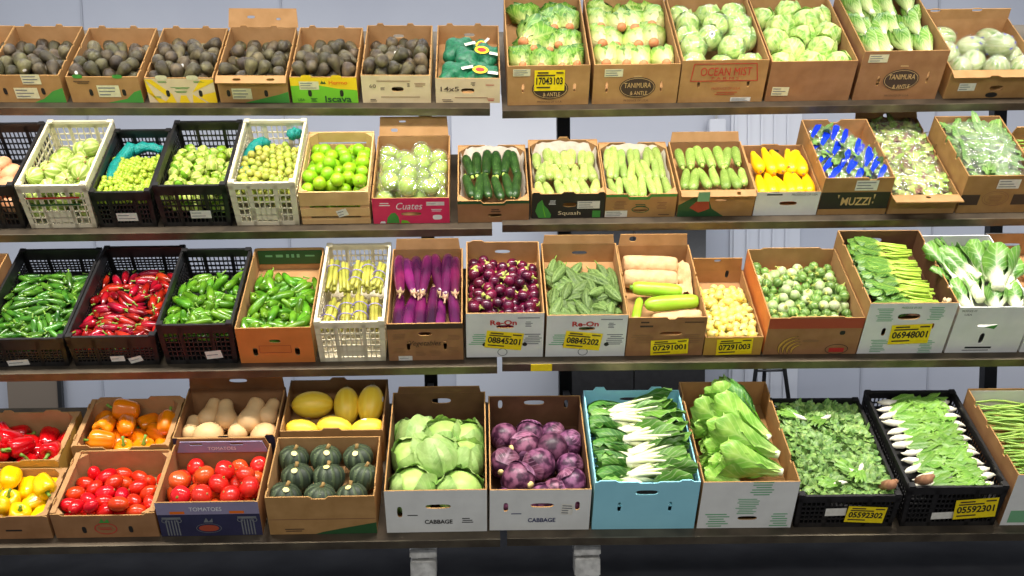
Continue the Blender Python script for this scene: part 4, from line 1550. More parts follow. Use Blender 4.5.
def k_guavabag(i):
    fr = ball(.040, (.046, .042, .05)[i], 16, 10, namp=.04, nf=30, seed=i)
    bm = ball(.0475, .054, 26, 18)
    rs = random.Random(i)
    for v in bm.verts:
        v.co *= 1 + rs.uniform(-.075, .085)
    return (sm(fr, 'fruit', G['guava']), [('plastic_wrap', finish(bm, 'plastic_wrap', M['film_crinkled'], smooth=False))])


variants('wrapped_green_fruit', k_guavabag, 3)


def k_wraphead(i):
    hd = ball(.056, .070, 24, 14, namp=.03, nf=24, seed=i)
    bm = ball(.0605, .076, 24, 16, namp=.03, nf=80, seed=i + 9)
    parts = [('plastic_wrap', finish(bm, 'plastic_wrap', M['film']))]
    b2 = bmesh.new()
    rs = random.Random(i)
    for k in range(8):
        a, t = rs.uniform(0, 6.28), rs.uniform(.3, 2.2)
        c = Vector((math.sin(t) * math.cos(a), math.sin(t) * math.sin(a), math.cos(t)))
        s = c.orthogonal().normalized()
        q = c.cross(s)
        vs = []
        for x, y in ((-.11, -.05), (.11, -.05), (.11, .05), (-.11, .05)):
            p = (c + s * x + q * y).normalized()
            vs.append(b2.verts.new(Vector((p.x * .0605, p.y * .0605, p.z * .076)) * 1.03))
        b2.faces.new(vs)
    parts.append(('violet_print', finish(b2, 'violet_print', G['sticker_violet'], recalc=False)))
    return (sm(hd, 'head', G['celery']), parts)


variants('wrapped_pale_head', k_wraphead, 3)


def k_bundle(i):
    """Stalks tied into a bundle along z by purple rubber bands."""
    rs = random.Random(i + 70)
    bm = bmesh.new()
    for k in range(6):
        a = k * 2.4
        q = .0175 * math.sqrt((k + .5) / 6)
        x, y = q * math.cos(a), q * math.sin(a)
        sp = 1.0 + .25 * rs.random()
        l = rs.uniform(.125, .15)
        tube([(x * sp, y * sp, -l / 2), (x * .9, y * .9, -.02), (x * .95, y * .95, .03), (x * sp * 1.15, y * sp * 1.15, l / 2)], [.0078, .0085, .008, .006], 8, bm=bm)
    parts = []
    for z in ((-.022, .026), (-.030,), (-.01, .03))[i]:
        b2 = bmesh.new()
        R = .0265
        pts = [(R * math.cos(2 * PI * k / 18), R * math.sin(2 * PI * k / 18), z + .002 * math.sin(2 * PI * k / 9)) for k in range(19)]
        tube(pts, [.0017] * 19, 6, bm=b2, caps=False)
        parts.append(('rubber_band', sm(b2, 'rubber_band', G['band'])))
    return (sm(bm, 'stalks', G['lemongrass']), parts)


variants('banded_stalk_bundle', k_bundle, 3)


def k_bean(i):
    rs = random.Random(i + 90)
    pts = [(.010 * math.sin(k * .9 + i * 2) + .004 * rs.uniform(-1, 1), -.165 + .33 * k / 8, .003 * math.sin(k * 1.3 + i)) for k in range(9)]
    return (sm(tube(pts, [.0022, .0038, .0042, .0042, .0042, .0042, .004, .0036, .002], 7), 'bean', G['bean']), [('stem_tip', sm(tube([pts[-1], (pts[-1][0], .172, .001)], [.002, .003], 5), 'stem_tip', G['stem']))])


variants('long_bean', k_bean, 5)


def k_ginger(i):
    bm = bmesh.new()
    rs = random.Random(i + 5)
    tube([(-.05, 0, 0), (-.03, .006, .002), (0, -.004, 0), (.03, .005, .002), (.05, 0, 0)], [.008, .019, .017, .019, .01], 10, bm=bm)
    tube([(-.02, 0, 0), (-.025, .03, .006), (-.022, .046, .006)], [.014, .014, .007], 9, bm=bm)
    tube([(.022, 0, 0), (.03, -.03, .004), (.026, -.042, .004)], [.014, .013, .006], 9, bm=bm)
    return (sm(bm, 'root', G['ginger']), [])


variants('ginger_root', k_ginger, 2)


def k_paperroll(i):
    """A long melon in a sleeve of crumpled brown paper, its end showing a fold."""
    bm = revolve(smooth_prof([(-.105, 0), (-.104, .024), (-.09, .036), (0, .038), (.085, .037), (.108, .030), (.112, .012), (.108, 0)], 22), 26, namp=.035, nf=70, seed=i)
    st = sm(tube([(0, 0, .104), (0, 0, .116), (.002, 0, .121)], [.018, .014, .02], 9), 'twisted_paper_end', M['kraft_paper'])
    return (sm(bm, 'paper_roll', M['kraft_paper']), [('twisted_paper_end', st)])


variants('paper_wrapped_melon', k_paperroll, 2)
ACORN_STICKER = disc_on(.0665, .0555, .60, .17, 'sticker', G['sticker_yellow'], az=-PI / 2, lift=1.03)
# ------------------------------------------------------------------ the room and the racks
def struct(name, bm, m, smooth=False):
    return tag(link(name, finish(bm, name, m, smooth=smooth)), None, None, kind='structure')


bm = bmesh.new()
bar(bm, -6, 6.5, -1.5, 7.0, -0.1, 0)
struct('floor', bm, M['floor'])
bm = bmesh.new()
bar(bm, -6, 6.5, 7.0, 7.15, 0, 4.2)
struct('wall_back', bm, M['wall'])
bm = bmesh.new()
bar(bm, -.16, .52, 6.985, 7.0, 0.1, 2.2)
struct('trim_1', bm, M['wall_white'])
bm = bmesh.new()
bar(bm, 1.64, 2.10, 6.985, 7.0, 0.1, 2.2)
for k in range(5):
    bar(bm, 1.66 + .085 * k, 1.677 + .085 * k, 6.972, 6.985, 0.1, 2.2)
struct('trim_2', bm, M['wall_white'])
for i, x in enumerate((-2.46, -1.22, 2.53, 2.98)):
    bm = bmesh.new()
    bar(bm, x - .006, x + .006, 6.992, 7.0, 0, 3.8)
    struct('trim_%d' % (i + 3), bm, M['seam'])
bm = bmesh.new()
bar(bm, -6, 6.5, 6.98, 7.0, 0, 0.1)
struct('baseboard_back', bm, M['seam'])


def rack(side, label):
    r = link('display_rack', None)
    tag(r, label, 'shelf rack', 'slanted steel display racks')
    x0s = [SHELF[(q, side)][0] for q in (1, 2, 3, 4)]
    posts = (-2.58, -.25) if side == 0 else (.427, 2.60)
    for q in (1, 2, 3, 4):
        x0, z0, x1, z1, dp = SHELF[(q, side)]
        sl = math.atan2(z1 - z0, x1 - x0)
        L = math.hypot(x1 - x0, z1 - z0)
        mt = Matrix.Translation(((x0 + x1) / 2, ROW_Y[q], (z0 + z1) / 2)) @ Matrix.Rotation(-sl, 4, 'Y') @ Matrix.Rotation(ROW_TILT[q], 4, 'X')
        bm = bmesh.new()
        bar(bm, -L / 2, L / 2, -.040, dp, -.008, 0)
        bar(bm, -L / 2, L / 2, dp - .03, dp, -.04, -.008)
        for y in (.12, .32):
            bar(bm, -L / 2, L / 2, y, y + .04, -.028, -.008)
        dk = link('shelf_deck', finish(bm, 'shelf_deck', M['steel_dark'], smooth=False), r)
        dk.matrix_world = mt
        bm = bmesh.new()
        c, s = math.cos(ROW_TILT[q]), math.sin(ROW_TILT[q])
        bar(bm, -L / 2, L / 2, -.046, -.040, -.036, .003)
        bar(bm, -L / 2, L / 2, -.040, -.022, -.036, -.031)
        lp = link('front_lip', finish(bm, 'front_lip', M['steel'], smooth=False), dk)
        if q == 3 and side == 1:
            bm = bmesh.new()
            bar(bm, -L / 2 + .115, -L / 2 + .20, -.0475, -.0462, -.034, .002)
            yl = link('yellow_stock_label', finish(bm, 'yellow_stock_label', M['yellow_label'], smooth=False), dk)
        for px in posts:
            bm = bmesh.new()
            ye = ROW_Y[q] + (dp - .02) * c
            ze = shelf_slope(q, px)[0] + (dp - .02) * s
            bar(bm, px - .015, px + .015, ye - .02, 5.36, ze - .075, ze - .035)
            link('support_arm', finish(bm, 'support_arm', M['black_steel'], smooth=False), r)
    for px in posts:
        bm = bmesh.new()
        bar(bm, px - .032, px + .032, 5.34, 5.40, 0, 2.26)
        link('upright_post', finish(bm, 'upright_post', M['black_steel'], smooth=False), r)
    for px in ((-.235, -2.2) if side == 0 else (.405, 2.62)):
        zt = shelf_slope(4, px)[0]
        bm = bmesh.new()
        bar(bm, px - .022, px + .022, 4.08, 4.13, 0, zt - .03)
        link('front_leg', finish(bm, 'front_leg', M['black_steel'], smooth=False), r)
        for k, (w, za, zb) in enumerate(((.052, -.125, -.085), (.050, -.21, -.135))):
            bm = bmesh.new()
            bar(bm, px - w, px + w, 4.055, 4.15, zt + za, zt + zb)
            bmesh.ops.bevel(bm, geom=bm.edges, offset=.005, segments=2, affect='EDGES')
            link('leg_clamp', finish(bm, 'leg_clamp', M['clamp'], smooth=False), r)
        bm = tube([(px, 4.1, zt - .09), (px, 4.1, zt - .045)], [.014, .014], 10)
        tube([(px - .016, 4.085, zt - .07), (px + .016, 4.085, zt - .07)], [.007, .007], 8, bm=bm)
        link('clamp_bolt', finish(bm, 'clamp_bolt', M['clamp']), r)
    return r


rack(0, 'slanted four-tier steel display rack holding the avocados, chillies and tomatoes')
rack(1, 'slanted four-tier steel display rack holding the lettuces, squash and leafy greens')

o = link('electrical_box', None)
o.location = (1.536, 6.972, 1.976)
tag(o, 'small white electrical box with conduit on the grey wall behind the light green squash', 'electrical box')
bm = bmesh.new()
bar(bm, -.055, .055, -.06, 0, -.048, .048)
bmesh.ops.bevel(bm, geom=bm.edges, offset=.006, segments=2, affect='EDGES')
link('housing', finish(bm, 'housing', M['wall_white'], smooth=False), o)
bm = tube([(0, -.02, .04), (0, -.02, .9)], [.010, .010], 10)
link('conduit', finish(bm, 'conduit', M['clamp']), o)
bm = bmesh.new()
bar(bm, -.035, .035, -.055, -.01, -.06, -.04)
link('plug_block', finish(bm, 'plug_block', M['black_steel'], smooth=False), o)

o = link('storage_cabinet', None)
o.location = (.955, 6.75, 0)
tag(o, 'black storage cabinet against the wall behind the bitter melons and paper-wrapped melons', 'cabinet')
bm = bmesh.new()
bar(bm, -.45, .45, -.13, .17, .05, 1.56)
link('body', finish(bm, 'body', M['black_plastic'], smooth=False), o)
for sx in (-1, 1):
    bm = bmesh.new()
    bar(bm, sx * .225 - .22, sx * .225 + .22, -.15, -.13, .08, 1.54)
    d = link('door', finish(bm, 'door', M['black_plastic'], smooth=False), o)
    bm = tube([(sx * .03, -.165, .85), (sx * .03, -.165, 1.0)], [.008, .008], 8)
    link('handle', finish(bm, 'handle', M['black_steel']), d)
bm = bmesh.new()
for sx in (-1, 1):
    for y in (-.10, .14):
        bar(bm, sx * .40 - .02, sx * .40 + .02, y - .02, y + .02, 0, .05)
link('feet', finish(bm, 'feet', M['black_steel'], smooth=False), o)

o = link('leaning_board', None)
o.location = (-2.88, 6.92, 0)
tag(o, 'taupe board leaning on the wall behind the red bell peppers', 'board')
bm = bmesh.new()
sheet(bm, [(-.16, 0), (.16, 0), (.16, .95), (-.16, .95)], [], .02, Matrix(((1, 0, 0, 0), (0, 0, 1, 0), (0, 1, 0, 0), (0, 0, 0, 1))), 0, 0, 0)
link('panel', finish(bm, 'panel', M['taupe'], smooth=False), o)
bm = bmesh.new()
bar(bm, .16, .185, -.01, .03, 0, .96)
link('edge_strip', finish(bm, 'edge_strip', M['black_steel'], smooth=False), o)

o = link('folding_stand', None)
o.location = (1.80, 6.6, 0)
tag(o, 'dark folded metal stand against the wall behind the large soft lettuce carton', 'stand')
for a, c in (((-.13, 0, 0), (-.02, 0, 1.0)), ((.17, 0, 0), (.02, 0, 1.0)), ((-.01, .12, 0), (0, .02, .95))):
    bm = tube([a, c], [.014, .012], 8)
    link('leg', finish(bm, 'leg', M['black_steel']), o)
bm = tube([(-.09, 0, .45), (.11, 0, .45)], [.008, .008], 8)
link('brace', finish(bm, 'brace', M['black_steel']), o)
bm = bmesh.new()
bar(bm, -.05, .05, -.02, .04, .93, 1.04)
link('hinge_block', finish(bm, 'hinge_block', M['black_steel'], smooth=False), o)

# ------------------------------------------------------------------ top shelf, left: avocados
LUG = dict(front=(), back=((.14, .26, .012), (.60, .72, .012)), side=((.12, .16, -.008), (.3, .34, -.008), (.6, .64, -.008)), group='avocado cartons on the top shelf')
LUGB = 'avocado cartons on the top shelf'


def avo(b, n, seed, words, zf=.03, **k):
    fill('avocado', b, n, words, 'dark avocado', 'avocado', AVO[0], AVO[1], seed, zf, 20, .16, lambda r, i: lie(r, 180, 16), scale=(.88, 1.02), **k)


def slits(b, r, us=(.32, .68), v=.35):
    for u in us:
        cx, cy = fx(b, u, v)
        decal(r, 'hand_slit', oval(cx, cy, .016, .034), M['ink'], F(b), .0014)


b, r = carton('A1', 'avocado_carton', 'avocado carton cut off by the left end of the top shelf', pad=.03, **LUG)
avo(b, 10, 1, 'cut-off end avocado carton', x0=.02)
b, r = carton('A2', 'avocado_carton', 'avocado carton with two white labels and a green corner, second from the left end', pad=.03, **LUG)
avo(b, 40, 2, 'two-label avocado carton')
patch(b, r, ((.55, 0), (1, 0), (1, .55), (.85, .42), (.7, .15)), 'ink_green')
paper(b, r, .60, .86, .08, .05, m='cream_label')
paper(b, r, .48, .35, .10, .055, m='cream_label')
slits(b, r, (.19, .72), .42)
b, r = carton('A3', 'avocado_carton', 'kraft avocado carton with two green tabs and one cream label on its front', pad=.03, **LUG)
avo(b, 40, 3, 'green-tab avocado carton')
patch(b, r, ((.50, 0), (1, 0), (1, .5), (.90, .42), (.78, .15)), 'ink_green')
paper(b, r, .55, .45, .095, .06, m='cream_label')
slits(b, r, (.30, .76), .40)
for u in (.17, .72):
    cx, cy = fx(b, u, 1.02)
    decal(r, 'green_tab', oval(cx, cy, .042, .020), M['ink_green'], F(b), .001)
print_rows(b, r, .22, .80, .07, .018, 2, 'ink_brown')
b, r = carton('A4', 'avocado_carton', 'avocado carton with a yellow and white sunburst front', pad=.03, **LUG)
avo(b, 42, 4, 'sunburst avocado carton')
patch(b, r, ((0, 0), (1, 0), (1, .98), (0, .98)), 'kraft_cream', 'printed_panel', .0006)
for p in (((0, .95), (0, .45), (.28, .0), (.2, 0), (.14, .0)), ((0, .95), (.10, .95), (.36, .35), (.30, .2)), ((.22, 0), (.36, .35), (.40, .0)), ((.44, 0), (.48, .30), (.56, .30), (.60, 0)), ((.64, 0), (.66, .35), (.84, 0)), ((.66, .42), (.82, .95), (1, .95), (1, .85)), ((.88, 0), (.74, .28), (1, .45), (1, 0))):
    patch(b, r, p, 'ink_yellow', 'sun_ray', .0012)
slits(b, r, (.30, .78), .38)
for u, v, w in ((.25, .85, .05), (.78, .85, .05), (.5, .6, .09), (.5, .45, .06), (.14, .22, .04)):
    print_rows(b, r, u, v, w, .012, 2, 'ink_green')
for u in (.25, .70):
    cx, cy = fx(b, u, 1.02)
    decal(r, 'cream_tab', oval(cx, cy, .05, .024), M['cream_label'], F(b), .001)
b, r = carton('A5', 'avocado_carton', 'avocado carton with its slotted lid raised behind and front flap folded over', pad=.03, bflap=(.085, RAD(-32), ((.33, .55, .035, .012), (.72, .45, .02, .01)), 1.05),
              fflap=(.034, RAD(118), ((.3, .5, .035, .012), (.78, .5, .035, .012)), 1.0, ()), **LUG)
avo(b, 41, 5, 'raised-lid avocado carton')
patch(b, r, ((.35, 0), (1, 0), (1, .42), (.85, .30)), 'ink_green')
paper(b, r, .33, .34, .085, .055, m='cream_label')
slits(b, r, (.14, .68), .36)
b, r = carton('A6', 'avocado_carton', 'bright green and orange printed avocado carton', pad=.03, **LUG)
avo(b, 41, 6, 'green and orange carton')
patch(b, r, ((0, 0), (1, 0), (1, .5), (.7, .56), (.4, .70), (0, .66)), 'ink_lime', 'green_print', .0006)
patch(b, r, ((0, .66), (.4, .70), (.7, .56), (1, .5), (1, .99), (0, .99)), 'ink_yellow', 'orange_print', .0006)
word(b, r, 'Herrno', .72, .80, .080, .020, 'ink_orange', bold=.02)
word(b, r, 'Iscava', .70, .16, .115, .034, 'ink_dark_green', bold=.02)
patch(b, r, ((.45, .74), (.48, .88), (.51, .74)), 'ink_dark_green', 'leaf_print', .0012)
patch(b, r, ((.49, .74), (.515, .86), (.54, .74)), 'ink_dark_green', 'leaf_print', .0012)
paper(b, r, .28, .68, .085, .042, m='cream_label')
slits(b, r, (.28, .76), .38)
word(b, r, 'USA', .14, .13, .03, .014, 'ink_dark_green')
print_rows(b, r, .33, .12, .03, .02, 3, 'ink_dark_green')
for u in (.25, .70):
    cx, cy = fx(b, u, 1.01)
    decal(r, 'yellow_tab', oval(cx, cy, .045, .02), M['ink_yellow'], F(b), .001)
b, r = carton('A7', 'avocado_carton', 'cream avocado carton marked 60 with one oval handhole', outer='kraft_cream', fh=((.52, .50, .052, .024),), bh=((.47, .62, .05, .02),), pad=.03, **LUG)
avo(b, 46, 7, 'cream carton marked 60')
word(b, r, '60', .16, .62, .028, .018, 'ink_brown')
print_rows(b, r, .30, .52, .02, .016, 3, 'ink_brown')
print_rows(b, r, .68, .66, .016, .02, 3, 'ink_brown')
print_rows(b, r, .84, .66, .05, .02, 3, 'ink_soft')
print_rows(b, r, .5, .80, .16, .008, 1, 'ink_soft')
print_rows(b, r, .5, .22, .26, .008, 1, 'ink_soft')
print_rows(b, r, .16, .10, .03, .016, 2, 'ink_brown')
b, r = carton('A8', 'avocado_carton', 'cream carton marked 14x5 holding green net bags', outer='kraft_cream', fh=((.50, .50, .058, .026),), bh=((.52, .62, .05, .02),), pad=.03, **LUG)
word(b, r, '14x5', .22, .58, .080, .024, 'ink_brown', bold=.01)
print_rows(b, r, .58, .78, .02, .02, 3, 'ink_brown')
print_rows(b, r, .85, .74, .05, .008, 1, 'ink_red')
print_rows(b, r, .5, .22, .22, .008, 1, 'ink_soft')
print_rows(b, r, .18, .10, .05, .016, 2, 'ink_brown')
print_rows(b, r, .86, .14, .04, .016, 2, 'ink_red')
rs = random.Random(88)
for x, y, z, a, tl, s in ((-.062, .09, .085, 20, 25, .98), (.062, .085, .080, -10, 25, .98), (-.05, .265, .10, 25, 30, .95), (.072, .22, .095, -15, 25, .98), (.0, .18, .10, 100, 15, .95), (.05, .31, .06, 60, 10, .9)):
    put('avocado_net_bag', b, Vector((x, y, z)), rz(RAD(a)) @ Matrix.Rotation(RAD(tl), 3, 'X'), rs, 'cream carton marked 14x5', 'green net bag', 'bag of avocados', 'green net bags of avocados', s)

# ------------------------------------------------------------------ top shelf, right: lettuces
LG = 'lettuce cartons on the top shelf'


def emblem(b, r):
    cx, cy = fx(b, .52, .42)
    decal(r, 'printed_emblem', oval(cx, cy, .160, .108, 28, 2), M['ink_brown'], F(b), .0012)
    ring_print(b, r, .52, .42, .150, .098, .002, 'ink_tan', lift=.0018)
    word(b, r, 'TANIMURA', .52, .48, .118, .026, 'ink_tan', lift=.0022)
    word(b, r, '& ANTLE', .54, .28, .075, .020, 'ink_tan', lift=.0022)
    print_rows(b, r, .52, .70, .05, .010, 2, 'ink_tan')
    word(b, r, 'PRODUCE OF U.S.A.', .52, .09, .11, .010, 'ink_brown')


b, r = carton('B1', 'lettuce_carton', 'lettuce carton with a yellow stock label over its dark oval emblem', outer='kraft', pad=.06, fh=((.19, .44, .012, .045), (.82, .44, .012, .045)), group=LG)
emblem(b, r)
paper(b, r, .17, .84, .075, .036, m='cream_label')
price(b, r, .51, .64, '17043103', .118, .088)
rs = random.Random(11)
for x, y, z, a, tl, s in ((-.105, .22, .185, -30, -16, 1.35), (-.025, .31, .175, -8, -22, 1.0), (.045, .345, .180, -4, -22, 1.1), (.115, .34, .185, 6, -18, 1.15), (-.055, .19, .170, 2, -24, 1.0), (.015, .185, .165, -6, -24, .95), (.055, .21, .175, -16, -24, 1.05), (.125, .20, .165, 8, -20, 1.0), (-.11, .065, .165, 6, -18, 1.0), (-.03, .06, .16, -4, -18, 1.0), (.06, .05, .165, -16, -18, 1.05), (.13, .075, .16, 10, -18, 1.0), (-.06, .47, .12, 10, 0, 1.0), (.06, .47, .12, -10, 0, 1.0)):
    put('green_leaf_lettuce', b, Vector((x, y, z)), rz(RAD(a)) @ Matrix.Rotation(RAD(tl), 3, 'X'), rs, 'labelled oval-emblem carton', 'green leaf lettuce', 'lettuce', 'green leaf lettuces', s)
b, r = carton('B2', 'lettuce_carton', 'lettuce carton with an unobstructed dark oval emblem, beside the yellow-labelled one', outer='kraft', pad=.06, fh=((.16, .44, .012, .055), (.80, .44, .012, .055)), group=LG)
emblem(b, r)
paper(b, r, .23, .80, .080, .040, m='cream_label')
rs = random.Random(12)
for q, (y, xs, z, tl) in enumerate(((.345, (-.125, -.04, .035, .115), .180, -22), (.205, (-.13, -.06, .02, .10), .175, -24), (.065, (-.13, -.04, .045, .13), .165, -18), (.46, (-.1, 0, .1), .12, 0))):
    for x in xs:
        put('pale_escarole', b, Vector((x + rs.uniform(-.01, .01), y + rs.uniform(-.015, .015), z)), rz(RAD(rs.uniform(-14, 14))) @ Matrix.Rotation(RAD(tl), 3, 'X'), rs, 'clear oval-emblem carton', 'pale escarole head', 'lettuce', 'pale escarole heads', rs.uniform(1.15, 1.35))
put('green_leaf_lettuce', b, Vector((-.04, .42, .13)), rz(RAD(-40)), rs, 'clear oval-emblem carton', 'darker leaf lettuce', 'lettuce', 'green leaf lettuces', .9)
b, r = carton('B3', 'lettuce_carton', 'iceberg carton with a red framed logo on its front', outer='kraft', pad=.085, fh=((.22, .44, .012, .035), (.80, .44, .012, .035)), group=LG)
for t0, t1 in (((.12, .52), (.14, .92)), ((.14, .92), (.86, .92)), ((.86, .92), (.90, .52)), ((.90, .52), (.12, .52))):
    a0, a1 = fx(b, *t0), fx(b, *t1)
    dx, dy = a1[0] - a0[0], a1[1] - a0[1]
    L = math.hypot(dx, dy)
    decal(r, 'logo_frame', rect((a0[0] + a1[0]) / 2, (a0[1] + a1[1]) / 2, L + .004, .004, math.atan2(dy, dx)), M['ink_red'], F(b), .0012)
word(b, r, 'OCEAN MIST', .52, .74, .225, .042, 'ink_red')
word(b, r, 'F A R M S', .52, .58, .12, .014, 'ink_red')
word(b, r, 'PRODUCE OF U.S.A.', .55, .34, .13, .012, 'ink_rust')
print_rows(b, r, .55, .22, .10, .02, 2, 'ink_rust')
paper(b, r, .74, .07, .09, .022)
def ball_rows(kind, b, spec, z, words, noun, seed, s0, s1, tip=.35):
    rs = random.Random(seed)
    for y, xs, dz in spec:
        for x in xs:
            put(kind, b, Vector((x + rs.uniform(-.006, .006), y + rs.uniform(-.008, .008), z + dz + rs.uniform(-.008, .008))), Euler((rs.uniform(-tip, tip) - .4, rs.uniform(-tip, tip), rs.uniform(-.7, .7))).to_matrix(), rs, words, noun, 'lettuce', noun + ' in ' + words, rs.uniform(s0, s1))


ball_rows('wrapped_iceberg_lettuce', b, ((.062, (-.125, .0, .122), .0), (.155, (-.118, .055), .022), (.235, (-.035, .122), .03), (.262, (-.128,), .02), (.345, (.02, .128), .02), (.395, (-.10,), .01), (.475, (-.118, .01, .125), .0)), .150, 'red-framed logo carton', 'wrapped iceberg', 13, .86, .94)
bm = bmesh.new()
b, r = carton('B4', 'lettuce_carton', 'plain brown iceberg carton with unwrapped heads and one yellowed label', outer='kraft_dark', pad=.075, group=LG)
paper(b, r, .16, .26, .075, .045, m='cream_label', rot=-.03)
ball_rows('iceberg_lettuce', b, ((.062, (-.122, .005, .125), -.005), (.155, (-.06, .07), .02), (.215, (-.130,), .02), (.27, (.01, .128), .02), (.345, (-.075,), .015), (.385, (.055,), .02), (.45, (-.125, .135), .0), (.49, (.0,), .0)), .145, 'plain brown iceberg carton', 'unwrapped iceberg', 14, .90, 1.0)
b, r = carton('B5', 'lettuce_carton', 'romaine carton with a dark oval emblem', outer='kraft_dark', pad=.09, fh=((.25, .40, .016, .05), (.83, .46, .012, .06)), group=LG)
emblem(b, r)
paper(b, r, .18, .86, .085, .04, m='cream_label')
rs = random.Random(15)
for y, z, tl in ((.33, .235, 2), (.25, .205, 0), (.17, .225, -6), (.09, .20, -4), (.03, .215, -6)):
    for x in (-.125, -.045, .04, .12):
        put('romaine_head', b, Vector((x + rs.uniform(-.012, .012), y + rs.uniform(-.02, .02), z)), rz(RAD(rs.uniform(-16, 16))) @ Matrix.Rotation(RAD(tl), 3, 'X'), rs, 'romaine carton', 'romaine head', 'lettuce', 'romaine heads', rs.uniform(.85, 1.0))
b, r = carton('B6', 'lettuce_carton', 'low lidded carton of bagged pale heads at the right end of the top shelf', pad=.02, fh=((.55, .35, .06, .03),), bflap=(.055, RAD(6), ((.12, .9, .05, .018), (.6, .9, .05, .018)), 1.0),
              fflap=(.040, RAD(105), (), 1.0, ((.38, .52, -.01),)), group=LG)
paper(b, r, .22, .42, .075, .04)
cx, cy = fx(b, .52, .12)
decal(r, 'printed_emblem', oval(cx, cy, .055, .028, 20, 2), M['ink'], F(b), .0012)
fill('wrapped_pale_head', b, 10, 'bagged pale-head carton', 'bagged pale head', 'wrapped vegetable', [(0, 0, -.018), (0, 0, .018)], [.056, .056], 16, .025, 14, .07, lambda q, i: Matrix.Rotation(RAD(q.uniform(-25, 25)), 3, 'Z') @ Matrix.Rotation(RAD(90 + q.uniform(-15, 15)), 3, 'Y') @ Matrix.Rotation(q.uniform(2.4, 3.6), 3, 'Z'), (.95, 1.03))
# ------------------------------------------------------------------ second shelf
CR = 'plastic crates on the display shelves'


def teal(b, pts, z, seed, fat=1.0):
    """A crumpled end of teal netting lying in the crate."""
    rs = random.Random(seed)
    P, n = [], len(pts)
    for i in range(15):
        t = i / 14 * (n - 1)
        k = min(int(t), n - 2)
        P.append((pts[k][0] + (pts[k + 1][0] - pts[k][0]) * (t - k), pts[k][1] + (pts[k + 1][1] - pts[k][1]) * (t - k), z + rs.uniform(-.004, .004)))
    bm = tube(P, [fat * (.008 + .017 * math.sin(PI * (i + .8) / 15.6) ** .6 + rs.uniform(-.004, .004)) for i in range(15)], 12)
    for v in bm.verts:
        v.co += Vector((rs.uniform(-.004, .004), rs.uniform(-.004, .004), rs.uniform(-.004, .004)))
    o = link('mesh_bag', sm(bm, 'mesh_bag', M['teal_net']))
    o.matrix_world = b.m
    return o


b, r = crate('C0', 'black_crate', 'black crate of tan roots at the left end of the second shelf', 'black_plastic', CR)
fill('tan_root', b, 22, 'tan root crate', 'tan root', 'root vegetable', [(0, 0, -.008), (0, 0, .008)], [.038, .038], 20, .05, 20, .2, anyrot)
b, r = crate('C1', 'white_crate', 'ivory crate of striped round squash with a red and green band', 'white_plastic', CR, (10, 5), .10, (.42, .05, .40))
patch(b, r, ((.11, .72), (.87, .73), (.87, .77), (.11, .76)), 'ink_red', 'red_band', .008)
patch(b, r, ((.14, .56), (.86, .57), (.86, .61), (.14, .60)), 'ink_dark_green', 'green_band', .008)
fill('striped_round_squash', b, 44, 'ivory red-band crate', 'striped round squash', 'squash', [(0, 0, 0)], [.0385], 21, .02, 20, .2, anyrot)
b, r = crate('C2', 'black_crate', 'low black crate heaped with tiny green fruits over teal netting', 'black_plastic', CR)
paper(b, r, .52, .30, .085, .042, lines=2)
fill('small_green_fruit', b, 262, 'tiny green fruit crate', 'tiny green fruit', 'fruit', [(0, 0, 0)], [.0108], 22, .105, 18, .05, anyrot, (.95, 1.2), ymax=.40)
tag(teal(b, ((-.098, .10), (-.096, .30), (-.06, .40), (0, .42), (.09, .405)), .112, 1, 1.15), 'teal mesh bag at the back of the tiny green fruit crate', 'mesh bag')
b, r = crate('C3', 'black_crate', 'black crate of husked green tomatillos beside the tiny green fruits', 'black_plastic', CR)
paper(b, r, .58, .30, .085, .040, lines=2)
fill('tomatillo', b, 118, 'husked tomatillo crate', 'green tomatillo', 'tomatillo', [(0, 0, 0)], [.0238], 23, .05, 18, .2, anyrot)
b, r = crate('C4', 'white_crate', 'ivory crate of small pale tomatillos with teal netting', 'white_plastic', CR, (12, 5), .08, (.46, .05, .40))
fill('small_pale_tomatillo', b, 190, 'ivory tomatillo crate', 'small pale tomatillo', 'tomatillo', [(0, 0, 0)], [.0178], 24, .09, 18, .2, anyrot, (.85, 1.12))
tag(teal(b, ((-.112, .14), (-.110, .36), (-.07, .42), (-.03, .41)), .135, 2), 'teal mesh bag end at the left back of the ivory tomatillo crate', 'mesh bag')
tag(teal(b, ((.05, .42), (.08, .44), (.11, .43)), .165, 3), 'teal mesh bag end at the right back of the ivory tomatillo crate', 'mesh bag')

# the slatted wooden box
b = Box('C5')
r = root('wooden_box', b, 'pale wooden slatted box of bright limes', 'crate', 'wooden boxes')
W, D, H = b.W, b.D, b.H
for z0, z1 in ((.0, .030), (.042, .085), (.098, H)):
    bm = bmesh.new()
    bar(bm, -W / 2, W / 2, 0, .007, z0 + .002, z1)
    link('front_slat', finish(bm, 'front_slat', M['wood'], smooth=False), r)
for z0, z1 in ((.0, .05), (.06, .11), (.12, H + .004)):
    bm = bmesh.new()
    bar(bm, -W / 2, W / 2, D - .007, D, z0 + .002, z1)
    link('back_slat', finish(bm, 'back_slat', M['wood'], smooth=False), r)
    for sx in (-1, 1):
        bm = bmesh.new()
        bar(bm, sx * W / 2 - (.006 if sx > 0 else 0), sx * W / 2 + (.006 if sx < 0 else 0), .007, D - .007, z0 + .002, z1 - .004)
        link('side_slat', finish(bm, 'side_slat', M['wood'], smooth=False), r)
